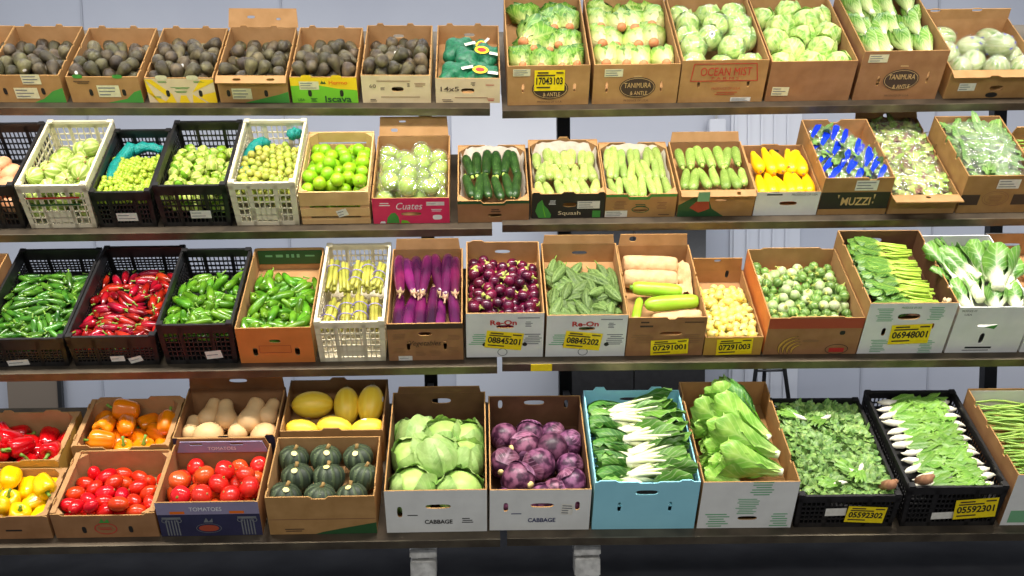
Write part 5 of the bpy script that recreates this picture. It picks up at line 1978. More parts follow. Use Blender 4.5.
for sx in (-1, 1):
    for y, dy in ((.008, .032), (D - .008, -.032)):
        bm = bmesh.new()
        x = sx * (W / 2 - .007)
        pts = [(x, y), (x - sx * .032, y), (x, y + dy)]
        lo = [bm.verts.new((a, c, .004)) for a, c in pts]
        hi = [bm.verts.new((a, c, H + .002)) for a, c in pts]
        bm.faces.new(lo)
        bm.faces.new(hi)
        for i in range(3):
            bm.faces.new((lo[i], lo[(i + 1) % 3], hi[(i + 1) % 3], hi[i]))
        link('corner_post', finish(bm, 'corner_post', M['wood'], smooth=False), r)
bm = bmesh.new()
bar(bm, -W / 2 + .007, W / 2 - .007, .007, D - .007, .003, .010)
link('bottom_board', finish(bm, 'bottom_board', M['wood'], smooth=False), r)
paper(b, r, .60, .36, .045, .036, .35, lines=2)
fill('lime', b, 98, 'wooden slatted box', 'bright lime', 'lime', [(0, 0, 0)], [.0288], 25, .02, 18, .2, anyrot, (.94, 1.06))

b, r = carton('C6', 'fruit_carton', 'pink carton of plastic-wrapped green fruit with a raised lid', outer='pink_board', outer_side='kraft', side=((.2, .23, -.008), (.6, .63, -.008)), pad=.03, fh=((.5, .38, .085, .018),),
              bflap=(.085, RAD(-32), ((.22, .3, .03, .015), (.34, .75, .03, .008)), .96), group='printed produce cartons')
word(b, r, 'Cuates', .48, .70, .110, .036, 'ink_white', shear=.3)
print_rows(b, r, .15, .77, .055, .022, 2, 'ink_white')
paper(b, r, .82, .78, .075, .020, lines=1)
print_rows(b, r, .83, .52, .050, .016, 2, 'ink_white')
cx, cy = fx(b, .84, .24)
decal(r, 'white_print', oval(cx, cy, .04, .026), M['ink_white'], F(b), .0012)
patch(b, r, ((.17, .02), (.19, .26), (.24, .42), (.29, .44), (.33, .28), (.34, .02)), 'ink_green', 'fruit_print', .0012)
patch(b, r, ((.36, .02), (.37, .14), (.44, .12), (.48, .02)), 'ink_lime', 'fruit_print', .0012)
patch(b, r, ((.08, .02), (.10, .10), (.15, .10), (.16, .02)), 'ink_white', 'fruit_print', .0012)
fill('wrapped_green_fruit', b, 24, 'pink carton', 'plastic-wrapped green fruit', 'wrapped fruit', [(0, 0, 0)], [.0425], 26, .035, 14, .14, anyrot, (.88, 1.0))

SQ = 'squash cartons on the second shelf'


def liner(b, r, z, h=.03):
    """A white paper liner standing a little above the back of the contents."""
    bm = bmesh.new()
    W, D = b.W - .016, b.D - .016
    path = [(-W / 2, .05), (-W / 2, D * .55), (-W / 2, D), (-W * .2, D), (W * .2, D), (W / 2, D), (W / 2, D * .55), (W / 2, .05)]
    rs = random.Random(3)
    lo, hi = [], []
    for k in range(len(path) - 1):
        for q in range(5):
            f = q / 5
            x, y = path[k][0] + (path[k + 1][0] - path[k][0]) * f, path[k][1] + (path[k + 1][1] - path[k][1]) * f
            i_ = len(lo)
            lo.append(bm.verts.new((x * .80, .008 + y * .84, .02)))
            hi.append(bm.verts.new((x * rs.uniform(.95, 1.0), .008 + y * rs.uniform(.965, 1.0), z + h * math.sin(PI * min(1, max(0, (k + f) / 7))) + rs.uniform(-.005, .005))))
    for k in range(len(lo) - 1):
        bm.faces.new((lo[k], lo[k + 1], hi[k + 1], hi[k]))
    return link('paper_liner', finish(bm, 'paper_liner', M['liner']), r)


WAVY = ((.0, .10, .010), (.40, .50, -.012), (.90, 1.0, .010))
b, r = carton('C7', 'squash_carton', 'carton of dark green zucchini with a green front edge', outer='kraft_dark', front=((.32, .68, -.014),), back=((.40, .60, -.018),), pad=.045, fh=((.52, .32, .058, .018),), corner=True, group=SQ)
patch(b, r, ((0, .86), (.33, .86), (.36, .78), (.66, .78), (.68, .86), (1, .86), (1, .99), (.68, .99), (.66, .88), (.35, .88), (.32, .99), (0, .99)), 'ink_dark_green', 'green_edge', .0008)
liner(b, r, .085)
cx, cy = fx(b, .52, .62)
print_rows(b, r, .52, .55, .05, .02, 2, 'ink_brown')
rows('zucchini', b, ((.105, 6, 1, .012), (.275, 6, -1, .012)), 'zucchini carton', 'dark green zucchini', 'zucchini', 27, .085, -.02, (.93, 1.08), .007, .015, RAD(8), 12)
b, r = carton('C8', 'squash_carton', 'black printed squash carton with a large green leaf', outer='black_board', outer_side='kraft', front=((.0, .12, .008), (.40, .60, .010), (.9, 1, .008)), back=((.42, .60, .015),), pad=.04, fh=((.52, .55, .058, .022),), corner=True, group=SQ)
patch(b, r, ((.10, .02), (.05, .30), (.08, .62), (.14, .78), (.17, .55), (.22, .40), (.27, .15), (.26, .02)), 'ink_green', 'leaf_print', .0012)
patch(b, r, ((.145, .70), (.165, .40), (.20, .05), (.185, .05), (.155, .38)), 'ink_lime', 'leaf_print', .0016)
word(b, r, 'Squash', .52, .20, .095, .026, 'kraft_cream', bold=.01)
paper(b, r, .78, .55, .095, .040)
patch(b, r, ((.84, .02), (.95, .02), (.95, .30), (.84, .30)), 'ink_green', 'green_print', .0012)
cx, cy = fx(b, .28, .66)
print_rows(b, r, .28, .66, .03, .025, 4, 'ink_white')
liner(b, r, .095)
rows('pale_green_squash', b, ((.07, 7, 1, .012), (.175, 7, 1, .018), (.275, 7, -1, .014)), 'black squash carton', 'pale green squash', 'squash', 28, .085, -.01, (.76, .92), .009, .012, RAD(8), 13)
b, r = carton('C9', 'squash_carton', 'carton of long pale squash with a dark produce drawing on its kraft front', outer='kraft', front=((.30, .62, -.014),), back=((.40, .60, -.018),), pad=.04, fh=((.50, .30, .06, .014),), corner=True, group=SQ)
patch(b, r, ((0, .88), (.3, .88), (.33, .76), (.61, .76), (.64, .88), (1, .88), (1, .99), (.63, .99), (.61, .88), (.32, .88), (.3, .99), (0, .99)), 'ink_green', 'green_edge', .0008)
ring_print(b, r, .50, .34, .075, .035, .004, 'ink_dark_green')
print_rows(b, r, .50, .52, .05, .018, 2, 'ink_dark_green')
print_rows(b, r, .20, .55, .06, .045, 6, 'ink_soft')
print_rows(b, r, .80, .50, .05, .040, 5, 'ink_soft')
print_rows(b, r, .85, .1, .07, .008, 1, 'ink_brown')
paper(b, r, .16, .16, .095, .034)
liner(b, r, .09)
rows('long_pale_squash', b, ((.08, 8, 1, .012), (.195, 8, 1, .018), (.29, 8, -1, .012)), 'long pale squash carton', 'long pale squash', 'squash', 29, .08, -.01, (.76, .90), .007, .01, RAD(8), 12)
b, r = carton('C10', 'squash_carton', 'carton of small light green squash with folded front flap and green swoosh', outer='kraft', pad=.05, fh=((.56, .62, .05, .014),), bflap=(.045, RAD(-20), (), .95), fflap=(.030, RAD(110), ((.33, .5, .016, .016), (.77, .5, .016, .016)), .98, ()), group=SQ)
patch(b, r, ((0, 0), (.62, 0), (.45, .30), (.40, .62), (.22, .80), (0, .45)), 'ink_dark_green', 'green_swoosh', .0008)
patch(b, r, ((.15, .35), (.25, .62), (.40, .58), (.42, .30), (.28, .15)), 'ink_rust', 'bell_print', .0012)
bm = bmesh.new()
decal(r, 'green_tape', rect(-.065, b.H * .93, .05, .05), M['ink_pale_green'], F(b), .0300)
rows('light_green_squash', b, ((.10, 7, 1, .020), (.235, 7, -1, .034)), 'folded-flap squash carton', 'small light green squash', 'squash', 30, .10, .0, (.98, 1.12), .006, .006, RAD(6), 14)
b, r = carton('C11', 'squash_carton', 'white-fronted carton of bright yellow squash', outer='white_board', outer_side='kraft', back=((.3, .62, .006),), bh=((.5, .75, .07, .022),), pad=.03, fh=((.52, .52, .075, .020),), group=SQ)
print_rows(b, r, .26, .90, .085, .016, 1, 'ink')
word(b, r, 'PRODUCE OF USA', .75, .90, .11, .011, 'ink')
rows('yellow_crookneck_squash', b, ((.085, 6, 1, .010), (.215, 5, 1, .034)), 'white-fronted carton', 'bright yellow squash', 'squash', 31, .09, .0, (.95, 1.05), .004, .006, RAD(10), 8)
put('yellow_crookneck_squash', b, Vector((.065, .235, .125)), rz(RAD(150)) @ Matrix.Rotation(RAD(-80), 3, 'X'), random.Random(5), 'white-fronted carton', 'bright yellow squash', 'squash', 'bright yellow squash in white-fronted carton', .9)

LV = 'leafy produce cartons on the second shelf'
b, r = carton('C12', 'greens_carton', 'carton with a broad black lettered band, holding blue-printed bags', outer='kraft', side=((.3, .34, -.02), (.62, .66, -.02)), back=((.4, .6, -.015),), front=((.62, .76, -.012),), pad=.09, group=LV)
patch(b, r, ((0, .16), (1, .16), (1, .62), (0, .62)), 'black_board', 'black_band', .0008)
word(b, r, 'MUZZI', .52, .37, .125, .042, 'ink_tan', lift=.0016, bold=.02)
patch(b, r, ((.24, .55), (.27, .55), (.26, .45)), 'ink_tan', 'printed_mark', .0016)
patch(b, r, ((.76, .56), (.79, .56), (.775, .42)), 'ink_tan', 'printed_mark', .0016)
patch(b, r, ((.765, .36), (.78, .36), (.78, .31), (.765, .31)), 'ink_tan', 'printed_mark', .0016)
paper(b, r, .62, .80, .095, .052)
rs = random.Random(32)
for x, y, z, a, s in ((-.085, .20, .13, 12, .95), (.0, .18, .135, 20, .95), (.075, .20, .13, 14, .9), (-.055, .27, .165, 24, .9), (.03, .26, .172, 30, .9), (.085, .14, .165, 22, .8)):
    put('blue_printed_vegetable_bag', b, Vector((x, y, z)), rz(RAD(a)) @ Matrix.Rotation(RAD(3), 3, 'X'), rs, 'black-band carton', 'blue-printed vegetable bag', 'bag of vegetables', 'blue-printed vegetable bags', s)
b, r = carton('C13', 'greens_carton', 'low carton of bagged red and green leaf salad with front and back flaps folded', outer='kraft', side=((.2, .23, -.01), (.5, .53, -.01), (.8, .83, -.01)), pad=.02, bflap=(.065, RAD(-42), ((.5, .86, .035, .016), (.5, .16, .03, .016)), 1.0), fflap=(.055, RAD(82), ((.52, .30, .022, .018),), 1.0, ()), group=LV)
rs = random.Random(33)
for k, (y, z) in enumerate(((.065, .058), (.16, .060), (.255, .062), (.35, .062), (.445, .064), (.53, .064), (.205, .084), (.30, .086), (.11, .082), (.40, .086), (.49, .084))):
    put('bagged_red_leaf_salad', b, Vector((rs.uniform(-.004, .004), y, z)), rz(RAD(rs.uniform(-5, 5))), rs, 'red leaf salad carton', 'bagged red leaf salad', 'bag of salad', 'bagged red leaf salads', .98)
b, r = carton('C14', 'greens_carton', 'kraft carton of cloudy plastic bags of dill with a round face-like print', outer='kraft', side=((.3, .36, -.02), (.6, .66, -.03)), pad=.10, group=LV)
patch(b, r, ((0, .22), (.27, .22), (.27, .50), (0, .50)), 'ink_brown', 'brown_print', .0008)
patch(b, r, ((.75, .22), (1, .22), (1, .50), (.75, .50)), 'ink_brown', 'brown_print', .0008)
ring_print(b, r, .50, .40, .115, .080, .003, 'ink_soft')
ring_print(b, r, .50, .40, .095, .062, .002, 'ink_soft')
print_rows(b, r, .50, .38, .06, .04, 5, 'ink_soft')
paper(b, r, .62, .78, .095, .048)
rs = random.Random(34)
for k, (y, z) in enumerate(((.07, .155), (.165, .16), (.255, .16), (.335, .16), (.115, .185), (.20, .19), (.285, .19))):
    put('bagged_dill_bunch', b, Vector((rs.uniform(-.008, .008), y + .025, z - .012)), rz(RAD(rs.uniform(-12, 12))), rs, 'dill carton', 'cloudy bag of dill', 'bag of herbs', 'bagged dill', 1.22)
b, r = carton('C15', 'greens_carton', 'carton of long beans cut off at the right end of the second shelf', outer='kraft', pad=.11, bflap=(.05, RAD(15), (), 1.0), group=LV)
rs = random.Random(35)
for k in range(26):
    put('long_bean', b, Vector((rs.uniform(-.004, .004) - .01, .03 + .0108 * k, .15 + .012 * (k % 3))), rz(RAD(90 + rs.uniform(-7, 7))), rs, 'cut-off bean carton', 'long green bean', 'long bean', 'long beans on the second shelf', .76)

# ------------------------------------------------------------------ third shelf
b, r = carton('D0', 'vegetable_carton', 'brown carton just showing at the left end of the third shelf', outer='kraft_dark', pad=.05, group='vegetable cartons')
rs = random.Random(40)
fill('jalapeno_pepper', b, 8, 'brown end carton', 'green chilli', 'chilli pepper', *CHI(.088, .0155), 40, .10, 18, .08, lambda q, i: lie(q, 180, 20), x0=.0)
b, r = crate('D1', 'black_crate', 'wide black crate of dark green chillies with one paper slip', 'black_plastic', CR, (20, 5), .30)
paper(b, r, .42, .16, .085, .028, .08, lines=1, name='paper_slip')
fill('long_green_chilli', b, 150, 'dark chilli crate', 'dark green chilli', 'chilli pepper', *CHI(.092, .0125), 41, .045, 16, .12, lambda q, i: lie(q, 180, 20), (.9, 1.12))
b, r = crate('D2', 'black_crate', 'wide black crate of red chillies with two paper slips', 'black_plastic', CR, (20, 5), .30)
paper(b, r, .52, .24, .055, .028, .05, lines=1, name='paper_slip')
paper(b, r, .72, .20, .055, .028, .3, lines=1, name='paper_slip')
fill('red_chilli_pepper', b, 112, 'red chilli crate', 'red chilli', 'chilli pepper', *CHI(.086, .0155), 42, .04, 16, .14, lambda q, i: lie(q, 180, 20), (.9, 1.12))
b, r = crate('D3', 'black_crate', 'black crate of bright green jalapenos with a single white tag', 'black_plastic', CR, (16, 6), .14)
paper(b, r, .68, .24, .065, .040, .12, lines=1, name='paper_slip')
fill('jalapeno_pepper', b, 84, 'black jalapeno crate', 'green jalapeno', 'chilli pepper', *CHI(.088, .0155), 43, .10, 18, .13, lambda q, i: lie(q, 180, 20), (.92, 1.15))
b, r = carton('D4', 'vegetable_carton', 'orange carton of green jalapenos with a dark green lid behind', outer='orange_board', outer_side='kraft', pad=.075, fh=((.5, .62, .045, .018), (.22, .32, .020, .044), (.78, .32, .020, .044)), back=((.0, 1.0, .004),), group='vegetable cartons')
for t0, t1 in (((.28, .30), (.28, .50)), ((.28, .50), (.70, .50)), ((.70, .50), (.70, .30)), ((.70, .30), (.28, .30))):
    a0, a1 = fx(b, *t0), fx(b, *t1)
    decal(r, 'print_frame', rect((a0[0] + a1[0]) / 2, (a0[1] + a1[1]) / 2, abs(a1[0] - a0[0]) + .002, abs(a1[1] - a0[1]) + .002), M['ink_rust'], F(b), .0012)
decals(r, 'small_print', [rect(*fx(b, u, v), w, .004) for u, v, w in ((.38, .44, .05), (.38, .36, .05), (.60, .44, .05), (.60, .36, .05))], M['orange_board'], F(b), .0018)
bm = bmesh.new()
bar(bm, -b.W / 2 + .012, b.W / 2 - .012, b.D - .012, b.D - .0055, b.H - .075, b.H - .006)
gl = link('green_lid_print', finish(bm, 'green_lid_print', M['ink_dark_green'], smooth=False), r)
decals(gl, 'pale_print', [rect(x, b.H - .030, w, h) for x, w, h in ((-.09, .03, .010), (-.045, .03, .014), (-.01, .012, .018), (.012, .012, .018), (.035, .012, .018), (.085, .04, .008))], M['ink_pale_green'], Matrix(((1, 0, 0, 0), (0, 0, 1, b.D - .012), (0, 1, 0, 0), (0, 0, 0, 1))))
fill('jalapeno_pepper', b, 74, 'orange jalapeno carton', 'green jalapeno', 'chilli pepper', *CHI(.088, .0155), 44, .08, 18, .13, lambda q, i: lie(q, 180, 20), (.98, 1.2), ymax=b.D - .015)
b, r = crate('D5', 'white_crate', 'ivory crate of yellow-green bundles in purple rubber bands', 'white_plastic', CR, (14, 5), .08, (.40, .05, .42))
rs = random.Random(45)
rows('banded_stalk_bundle', b, ((.13, 4, -1, .0), (.33, 5, -1, .03)), 'ivory bundle crate', 'purple-banded bundle', 'stalk bundle', 45, .135, .0, (1.15, 1.3), .006, .006, RAD(-14), 8)
bm = bmesh.new()
b, r = carton('D6', 'vegetable_carton', 'kraft carton of long purple eggplants with script lettering', outer='kraft_dark', pad=.09, fh=((.50, .72, .055, .020), (.27, .40, .014, .048), (.76, .40, .014, .048)), bflap=(.05, RAD(-8), (), .92), group='vegetable cartons')
patch(b, r, ((0, .86), (1, .86), (1, .99), (0, .99)), 'ink_brown', 'brown_edge', .0008)
word(b, r, 'Vegetables', .50, .46, .125, .034, 'ink_brown', shear=.4)
for u, v in ((.15, .66), (.15, .28), (.87, .62), (.87, .28), (.42, .20), (.62, .20)):
    print_rows(b, r, u, v, .05, .03, 4, 'ink_soft')
paper(b, r, .22, .07, .055, .024, lines=1)
rows('long_purple_eggplant', b, ((.125, 6, 1, .0), (.315, 7, -1, .030)), 'script-lettered carton', 'long purple eggplant', 'eggplant', 46, .145, -.02, (1.08, 1.22), .006, .004, RAD(7), 5)


def beon(b, r, num, dx):
    word(b, r, 'Re-On', .48, .80, .105, .026, 'ink_red', bold=.03)
    price(b, r, .50 + dx, .40, num, .132, .075, -.12)
    for u in (.24, .76):
        cx, cy = fx(b, u, .30)
        decal(r, 'vent_hole_print', oval(cx, cy, .020, .020, 14, 2), M['ink'], F(b), .0014)
    ring_print(b, r, .47, .12, .04, .04, .003, 'ink_grey')
    print_rows(b, r, .16, .42, .07, .06, 6, 'ink_pale_green')
    print_rows(b, r, .86, .42, .07, .06, 6, 'ink_grey')
    print_rows(b, r, .80, .90, .09, .01, 1, 'ink_grey')
    print_rows(b, r, .80, .76, .03, .03, 4, 'ink_grey')


b, r = carton('D7', 'vegetable_carton', 'white-fronted carton of small round dark eggplants', outer='white_board', outer_side='kraft', pad=.12, fh=((.50, .70, .070, .018),), bh=((.5, .78, .065, .020),), back=((.05, .25, .008),), group='vegetable cartons')
beon(b, r, '08845201', -.01)
fill('small_round_eggplant', b, 92, 'round eggplant carton', 'small round eggplant', 'eggplant', [(0, 0, 0)], [.0228], 47, .12, 16, .13, anyrot, (.9, 1.1))
b, r = carton('D8', 'vegetable_carton', 'white-fronted carton of ridged bitter melons', outer='white_board', outer_side='kraft', pad=.12, fh=((.50, .68, .065, .018),), bh=((.52, .78, .065, .020),), bflap=(.04, RAD(-10), (), .95), group='vegetable cartons')
beon(b, r, '08845202', -.04)
fill('bitter_melon', b, 48, 'bitter melon carton', 'ridged bitter melon', 'bitter melon', [(0, 0, -.045), (0, 0, 0), (0, 0, .045)], [.014, .018, .014], 48, .12, 14, .13, lambda q, i: lie(q, 45, 14, 20 if i % 3 else 160), (.95, 1.15))
b, r = carton('D9', 'vegetable_carton', 'kraft carton of paper-wrapped melons and smooth green gourds', outer='kraft_dark', outer_side='kraft', side=((.25, .28, -.015), (.55, .58, -.015)), pad=.10, fh=((.56, .58, .090, .020),), bflap=(.055, RAD(-6), ((.2, .6, .03, .025),), .95), front=((.48, .62, -.010),), group='vegetable cartons')
print_rows(b, r, .22, .88, .045, .016, 1, 'ink_brown')
print_rows(b, r, .22, .78, .080, .020, 1, 'ink_brown')
print_rows(b, r, .84, .88, .08, .010, 1, 'ink_brown')
print_rows(b, r, .20, .45, .09, .05, 5, 'ink_soft')
print_rows(b, r, .84, .45, .08, .05, 5, 'ink_soft')
price(b, r, .56, .24, '07291001', .135, .066, .06)
rs = random.Random(49)
AX = Matrix.Rotation(RAD(90), 3, 'Y')


def across(kind, x, y, z, a, noun, s, fl=1, tl=0):
    return put(kind, b, Vector((x, y, z)), rz(RAD(a)) @ Matrix.Rotation(RAD(90 * fl + tl), 3, 'Y'), rs, 'gourd carton', noun, 'melon' if 'melon' in noun else 'gourd', noun + ' in gourd carton', s)


across('paper_wrapped_melon', -.02, .405, .150, -4, 'paper-wrapped melon', 1.08)
across('paper_wrapped_melon', -.03, .315, .145, -3, 'paper-wrapped melon', 1.04)
across('smooth_green_gourd', -.01, .225, .160, -6, 'smooth green gourd', .82, -1)
across('smooth_green_gourd', .035, .135, .168, 9, 'smooth green gourd', .86, 1)
across('paper_wrapped_melon', .045, .050, .145, 8, 'paper-wrapped melon', .95)
across('smooth_green_gourd', -.105, .115, .140, 75, 'smooth green gourd', .5, 1)
bm = bmesh.new()
g = []
rr = random.Random(4)
for j in range(6):
    g.append([bm.verts.new((.075 + .011 * i + rr.uniform(-.003, .003), .20 + .04 * j, .140 + .022 * math.sin(i * .7 + j) + rr.uniform(-.008, .008) + .003 * i)) for i in range(7)])
for A, B in zip(g, g[1:]):
    for i in range(6):
        bm.faces.new((A[i], A[i + 1], B[i + 1], B[i]))
o = link('crumpled_paper', finish(bm, 'crumpled_paper', M['kraft_paper'], recalc=False))
o.matrix_world = b.m
tag(o, 'loose crumpled brown paper at the right side of the gourd carton', 'packing paper')
b, r = carton('D10', 'vegetable_carton', 'narrow low carton of small pale yellow eggplants with its lid up', outer='mustard_board', outer_side='kraft', pad=.03, bflap=(.07, RAD(4), ((.5, .8, .03, .015),), .95), bh=((.72, .8, .016, .04),), group='vegetable cartons')
price(b, r, .52, .50, '07291003', .130, .070, .05)
fill('small_yellow_eggplant', b, 118, 'small yellow eggplant carton', 'small yellow eggplant', 'eggplant', [(0, 0, 0)], [.0165], 50, .032, 14, .12, anyrot, (.9, 1.1))
b, r = carton('D11', 'vegetable_carton', 'wide carton of green striped eggplants with a banana drawing on the front', outer='kraft_dark', outer_side='orange_board', back=((.15, .85, .008),), front=((.2, .8, .006),), pad=.085, group='vegetable cartons')
patch(b, r, ((0, .72), (1, .72), (1, .99), (0, .99)), 'ink_rust', 'red_band', .0008)


def banana(cx, cy, s, a0, a1, th, m):
    pts_o, pts_i = [], []
    for k in range(13):
        a = RAD(a0 + (a1 - a0) * k / 12)
        t = th * math.sin(PI * (k + .6) / 13.2)
        pts_o.append((cx + (s + t) * math.cos(a), cy + (s + t) * .8 * math.sin(a)))
        pts_i.append((cx + (s - t) * math.cos(a), cy + (s - t) * .8 * math.sin(a)))
    decal(r, 'banana_print', pts_o + pts_i[::-1], M[m], F(b), .0012 + .0003 * (th < .006))


for k in range(4):
    cx, cy = fx(b, .38 + .01 * k, .16 - .02 * k)
    banana(cx, cy, .085 - .014 * k, 100, 205, .008, 'ink_brown')
    banana(cx, cy, .085 - .014 * k, 104, 200, .0058, 'mustard_board')
cx, cy = fx(b, .48, .38)
decal(r, 'oval_print', oval(cx, cy, .07, .016, 18, 2), M['ink_soft'], F(b), .0012)
ring_print(b, r, .78, .14, .095, .055, .003, 'ink_brown')
decal(r, 'red_print', rect(*fx(b, .78, .12), .062, .022), M['ink_red'], F(b), .0014)
cx, cy = fx(b, .80, .60)
decal(r, 'hand_slit', oval(cx, cy, .022, .022), M['ink'], F(b), .0014)
fill('thai_eggplant', b, 128, 'banana-print carton', 'green striped eggplant', 'eggplant', [(0, 0, 0)], [.0218], 51, .09, 14, .13, anyrot, (.88, 1.12))
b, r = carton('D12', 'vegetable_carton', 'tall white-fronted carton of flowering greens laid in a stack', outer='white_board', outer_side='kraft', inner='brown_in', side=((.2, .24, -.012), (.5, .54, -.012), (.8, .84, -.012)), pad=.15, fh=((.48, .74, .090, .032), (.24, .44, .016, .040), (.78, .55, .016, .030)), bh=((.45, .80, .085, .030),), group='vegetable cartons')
price(b, r, .55, .40, '06948001', .145, .086, .04)
for u, v in ((.20, .78), (.78, .80), (.22, .16), (.78, .14)):
    print_rows(b, r, u, v, .07, .07, 8, 'ink_pale_green')
word(b, r, 'PRODUCE OF USA', .48, .92, .08, .010, 'ink_green')
rs = random.Random(52)
for k in range(24):
    put('flowering_greens_bunch', b, Vector((.122 + rs.uniform(-.024, .020), .03 + .0175 * k, .190 + .012 * (k % 3))), rz(RAD(90 + rs.uniform(-14, 14))) @ Matrix.Rotation(RAD(2), 3, 'X'), rs, 'flowering greens carton', 'bunch of flowering greens', 'greens', 'bunches of flowering greens', rs.uniform(.86, .96))
o = put('ginger_root', b, Vector((.140, .03, .245)), rz(.6) @ Matrix.Rotation(RAD(70), 3, 'X'), rs, 'flowering greens carton', 'pale root end', 'root vegetable', 'root ends', .55)
b, r = carton('D13', 'vegetable_carton', 'white carton of bok choy with a slotted handle', outer='white_board', inner='white_board', edge='white_board', pad=.12, fh=((.46, .60, .085, .016), (.44, .32, .020, .055)), group='vegetable cartons')
word(b, r, 'PRODUCE OF', .14, .93, .06, .010, 'ink')
word(b, r, 'USA', .14, .85, .03, .010, 'ink')
print_rows(b, r, .42, .12, .12, .020, 1, 'ink')
print_rows(b, r, .42, .06, .12, .008, 1, 'ink')
patch(b, r, ((.42, .575), (.60, .63), (.56, .53)), 'ink_green', 'green_print', .0012)
rs = random.Random(53)
for x, y, z, a, tl, s in ((-.035, .165, .215, 26, 2, .95), (.045, .115, .245, -14, 6, .98), (.095, .13, .22, -30, 4, .85), (-.085, .03, .205, 14, 0, .7), (.02, .03, .195, -14, 0, .7), (.100, .03, .205, -16, 0, .65), (-.09, .20, .215, 30, 6, .9), (.02, .26, .20, -10, 4, .8), (.09, .27, .20, -14, 4, .75), (-.06, .30, .20, 24, 4, .7), (-.02, .10, .20, 4, 0, .8), (.05, .20, .225, 8, 2, .8), (-.105, .10, .215, 38, 2, .75), (.0, .20, .235, 40, 2, .8)):
    put('bok_choy', b, Vector((x, y, z)), rz(RAD(a)) @ Matrix.Rotation(RAD(tl), 3, 'X'), rs, 'white bok choy carton', 'bok choy', 'bok choy', 'bok choy heads', s)
b, r = carton('D14', 'vegetable_carton', 'white-sided carton of ginger cut off at the right end of the third shelf', outer='white_board', inner='kraft_in', edge='white_board', pad=.10, bh=((.4, .72, .09, .014),), group='vegetable cartons')
fill('ginger_root', b, 14, 'ginger carton', 'ginger root', 'ginger', [(-.035, 0, 0), (0, 0, 0), (.035, 0, 0)], [.022, .026, .022], 54, .10, 14, .12, lambda q, i: rz(q.uniform(0, 6.3)), (.95, 1.15))
# ------------------------------------------------------------------ bottom shelf
LOW = dict(side=((.10, .25, .012), (.45, .55, -.012), (.75, .9, .012)), group='low cartons on the bottom shelf', rim=.020)


def bell(b, n, seed, kind, words, noun, **k):
    fill(kind, b, n, words, noun, 'bell pepper', [(0, 0, -.012), (0, 0, .012)], [.040, .040], seed, .01, 14, .10, anyrot, (1.02, 1.16), **k)


b, r = carton('E1', 'pepper_carton', 'carton of yellow bell peppers at the left front of the bottom shelf', outer='kraft_dark', front=((.0, .36, .010), (.60, 1.0, .004)), corner=True, **LOW)
bell(b, 15, 60, 'yellow_bell_pepper', 'yellow pepper carton', 'yellow bell pepper')
print_rows(b, r, .66, .40, .07, .018, 1, 'ink')
b, r = carton('E2', 'pepper_carton', 'carton of red bell peppers behind the yellow ones', outer='mustard_board', front=((.0, .3, .010), (.62, 1.0, .010)), back=((.2, .32, .012), (.62, .8, .012)), corner=True, **LOW)
bell(b, 19, 61, 'red_bell_pepper', 'red pepper carton', 'red bell pepper')
b, r = carton('E3', 'pepper_carton', 'carton of orange bell peppers behind the plum tomatoes', outer='kraft', front=((.0, .20, .012), (.32, .62, -.014), (.80, 1.0, .012)), back=((.06, .34, .010), (.60, .98, .014)), corner=True, **LOW)
bell(b, 17, 62, 'orange_bell_pepper', 'orange pepper carton', 'orange bell pepper')
b, r = carton('E4', 'tomato_carton', 'carton of red plum tomatoes with a round red and green emblem', outer='kraft_dark', front=((.08, .92, -.010),), back=((.02, .98, .010),), corner=True, **LOW)
fill('plum_tomato', b, 48, 'plum tomato carton', 'red plum tomato', 'tomato', [(0, 0, -.011), (0, 0, .011)], [.0262, .0262], 63, .015, 16, .14, anyrot, (.95, 1.1))
ring_print(b, r, .50, .38, .085, .060, .004, 'ink_red')
print_rows(b, r, .50, .38, .05, .016, 2, 'ink_red')
patch(b, r, ((.45, .62), (.48, .82), (.50, .66), (.54, .80), (.55, .62)), 'ink_green', 'leaf_print', .0014)
slits(b, r, (.29, .74), .34)
b, r = carton('E5', 'squash_carton', 'dark brown carton of butternut squash with a slotted lid, behind the round tomatoes', outer='navy_board', outer_side='kraft_dark', inner='kraft_dark', front=((.44, .56, .010), (.9, 1.0, .012)), bflap=(.075, RAD(-6), ((.52, .5, .075, .020),), .98), group='squash cartons on the bottom shelf', pad=.03)
rs = random.Random(64)
for x, y, z, a, tl, s in ((-.165, .13, .095, -4, 14, .75), (-.085, .105, .095, 8, -14, 1.12), (-.105, .21, .105, 10, 14, .85), (-.030, .185, .12, -10, 18, .85), (.025, .12, .10, -12, 12, .75), (.075, .17, .125, 14, 18, .95), (.140, .20, .115, 14, 14, .85), (.140, .095, .095, -6, -14, 1.08)):
    put('butternut_squash', b, Vector((x, y, z)), rz(RAD(-a)) @ Matrix.Rotation(RAD(-90 + tl), 3, 'X') @ Matrix.Rotation(rs.uniform(0, 6), 3, 'Z'), rs, 'butternut carton', 'butternut squash', 'squash', 'butternut squash', s)
b, r = carton('E6', 'tomato_carton', 'dark slate purple carton of round red tomatoes with white lettering', outer='navy_board', outer_side='kraft_dark', inner='kraft_dark', front=((.0, 1.0, .004),), back=((.02, .98, .035),), pad=.05, group='low cartons on the bottom shelf')
patch(b, r, ((0, .66), (1, .66), (1, 1.02), (0, 1.02)), 'purple_board', 'purple_band', .0008)
word(b, r, 'TOMATOES', .48, .82, .120, .020, 'ink_white', lift=.0016)
for u in (.20, .78):
    cx, cy = fx(b, u, .72)
    decal(r, 'hand_slit', rect(cx, cy, .055, .014), M['ink_orange'], F(b), .0016)
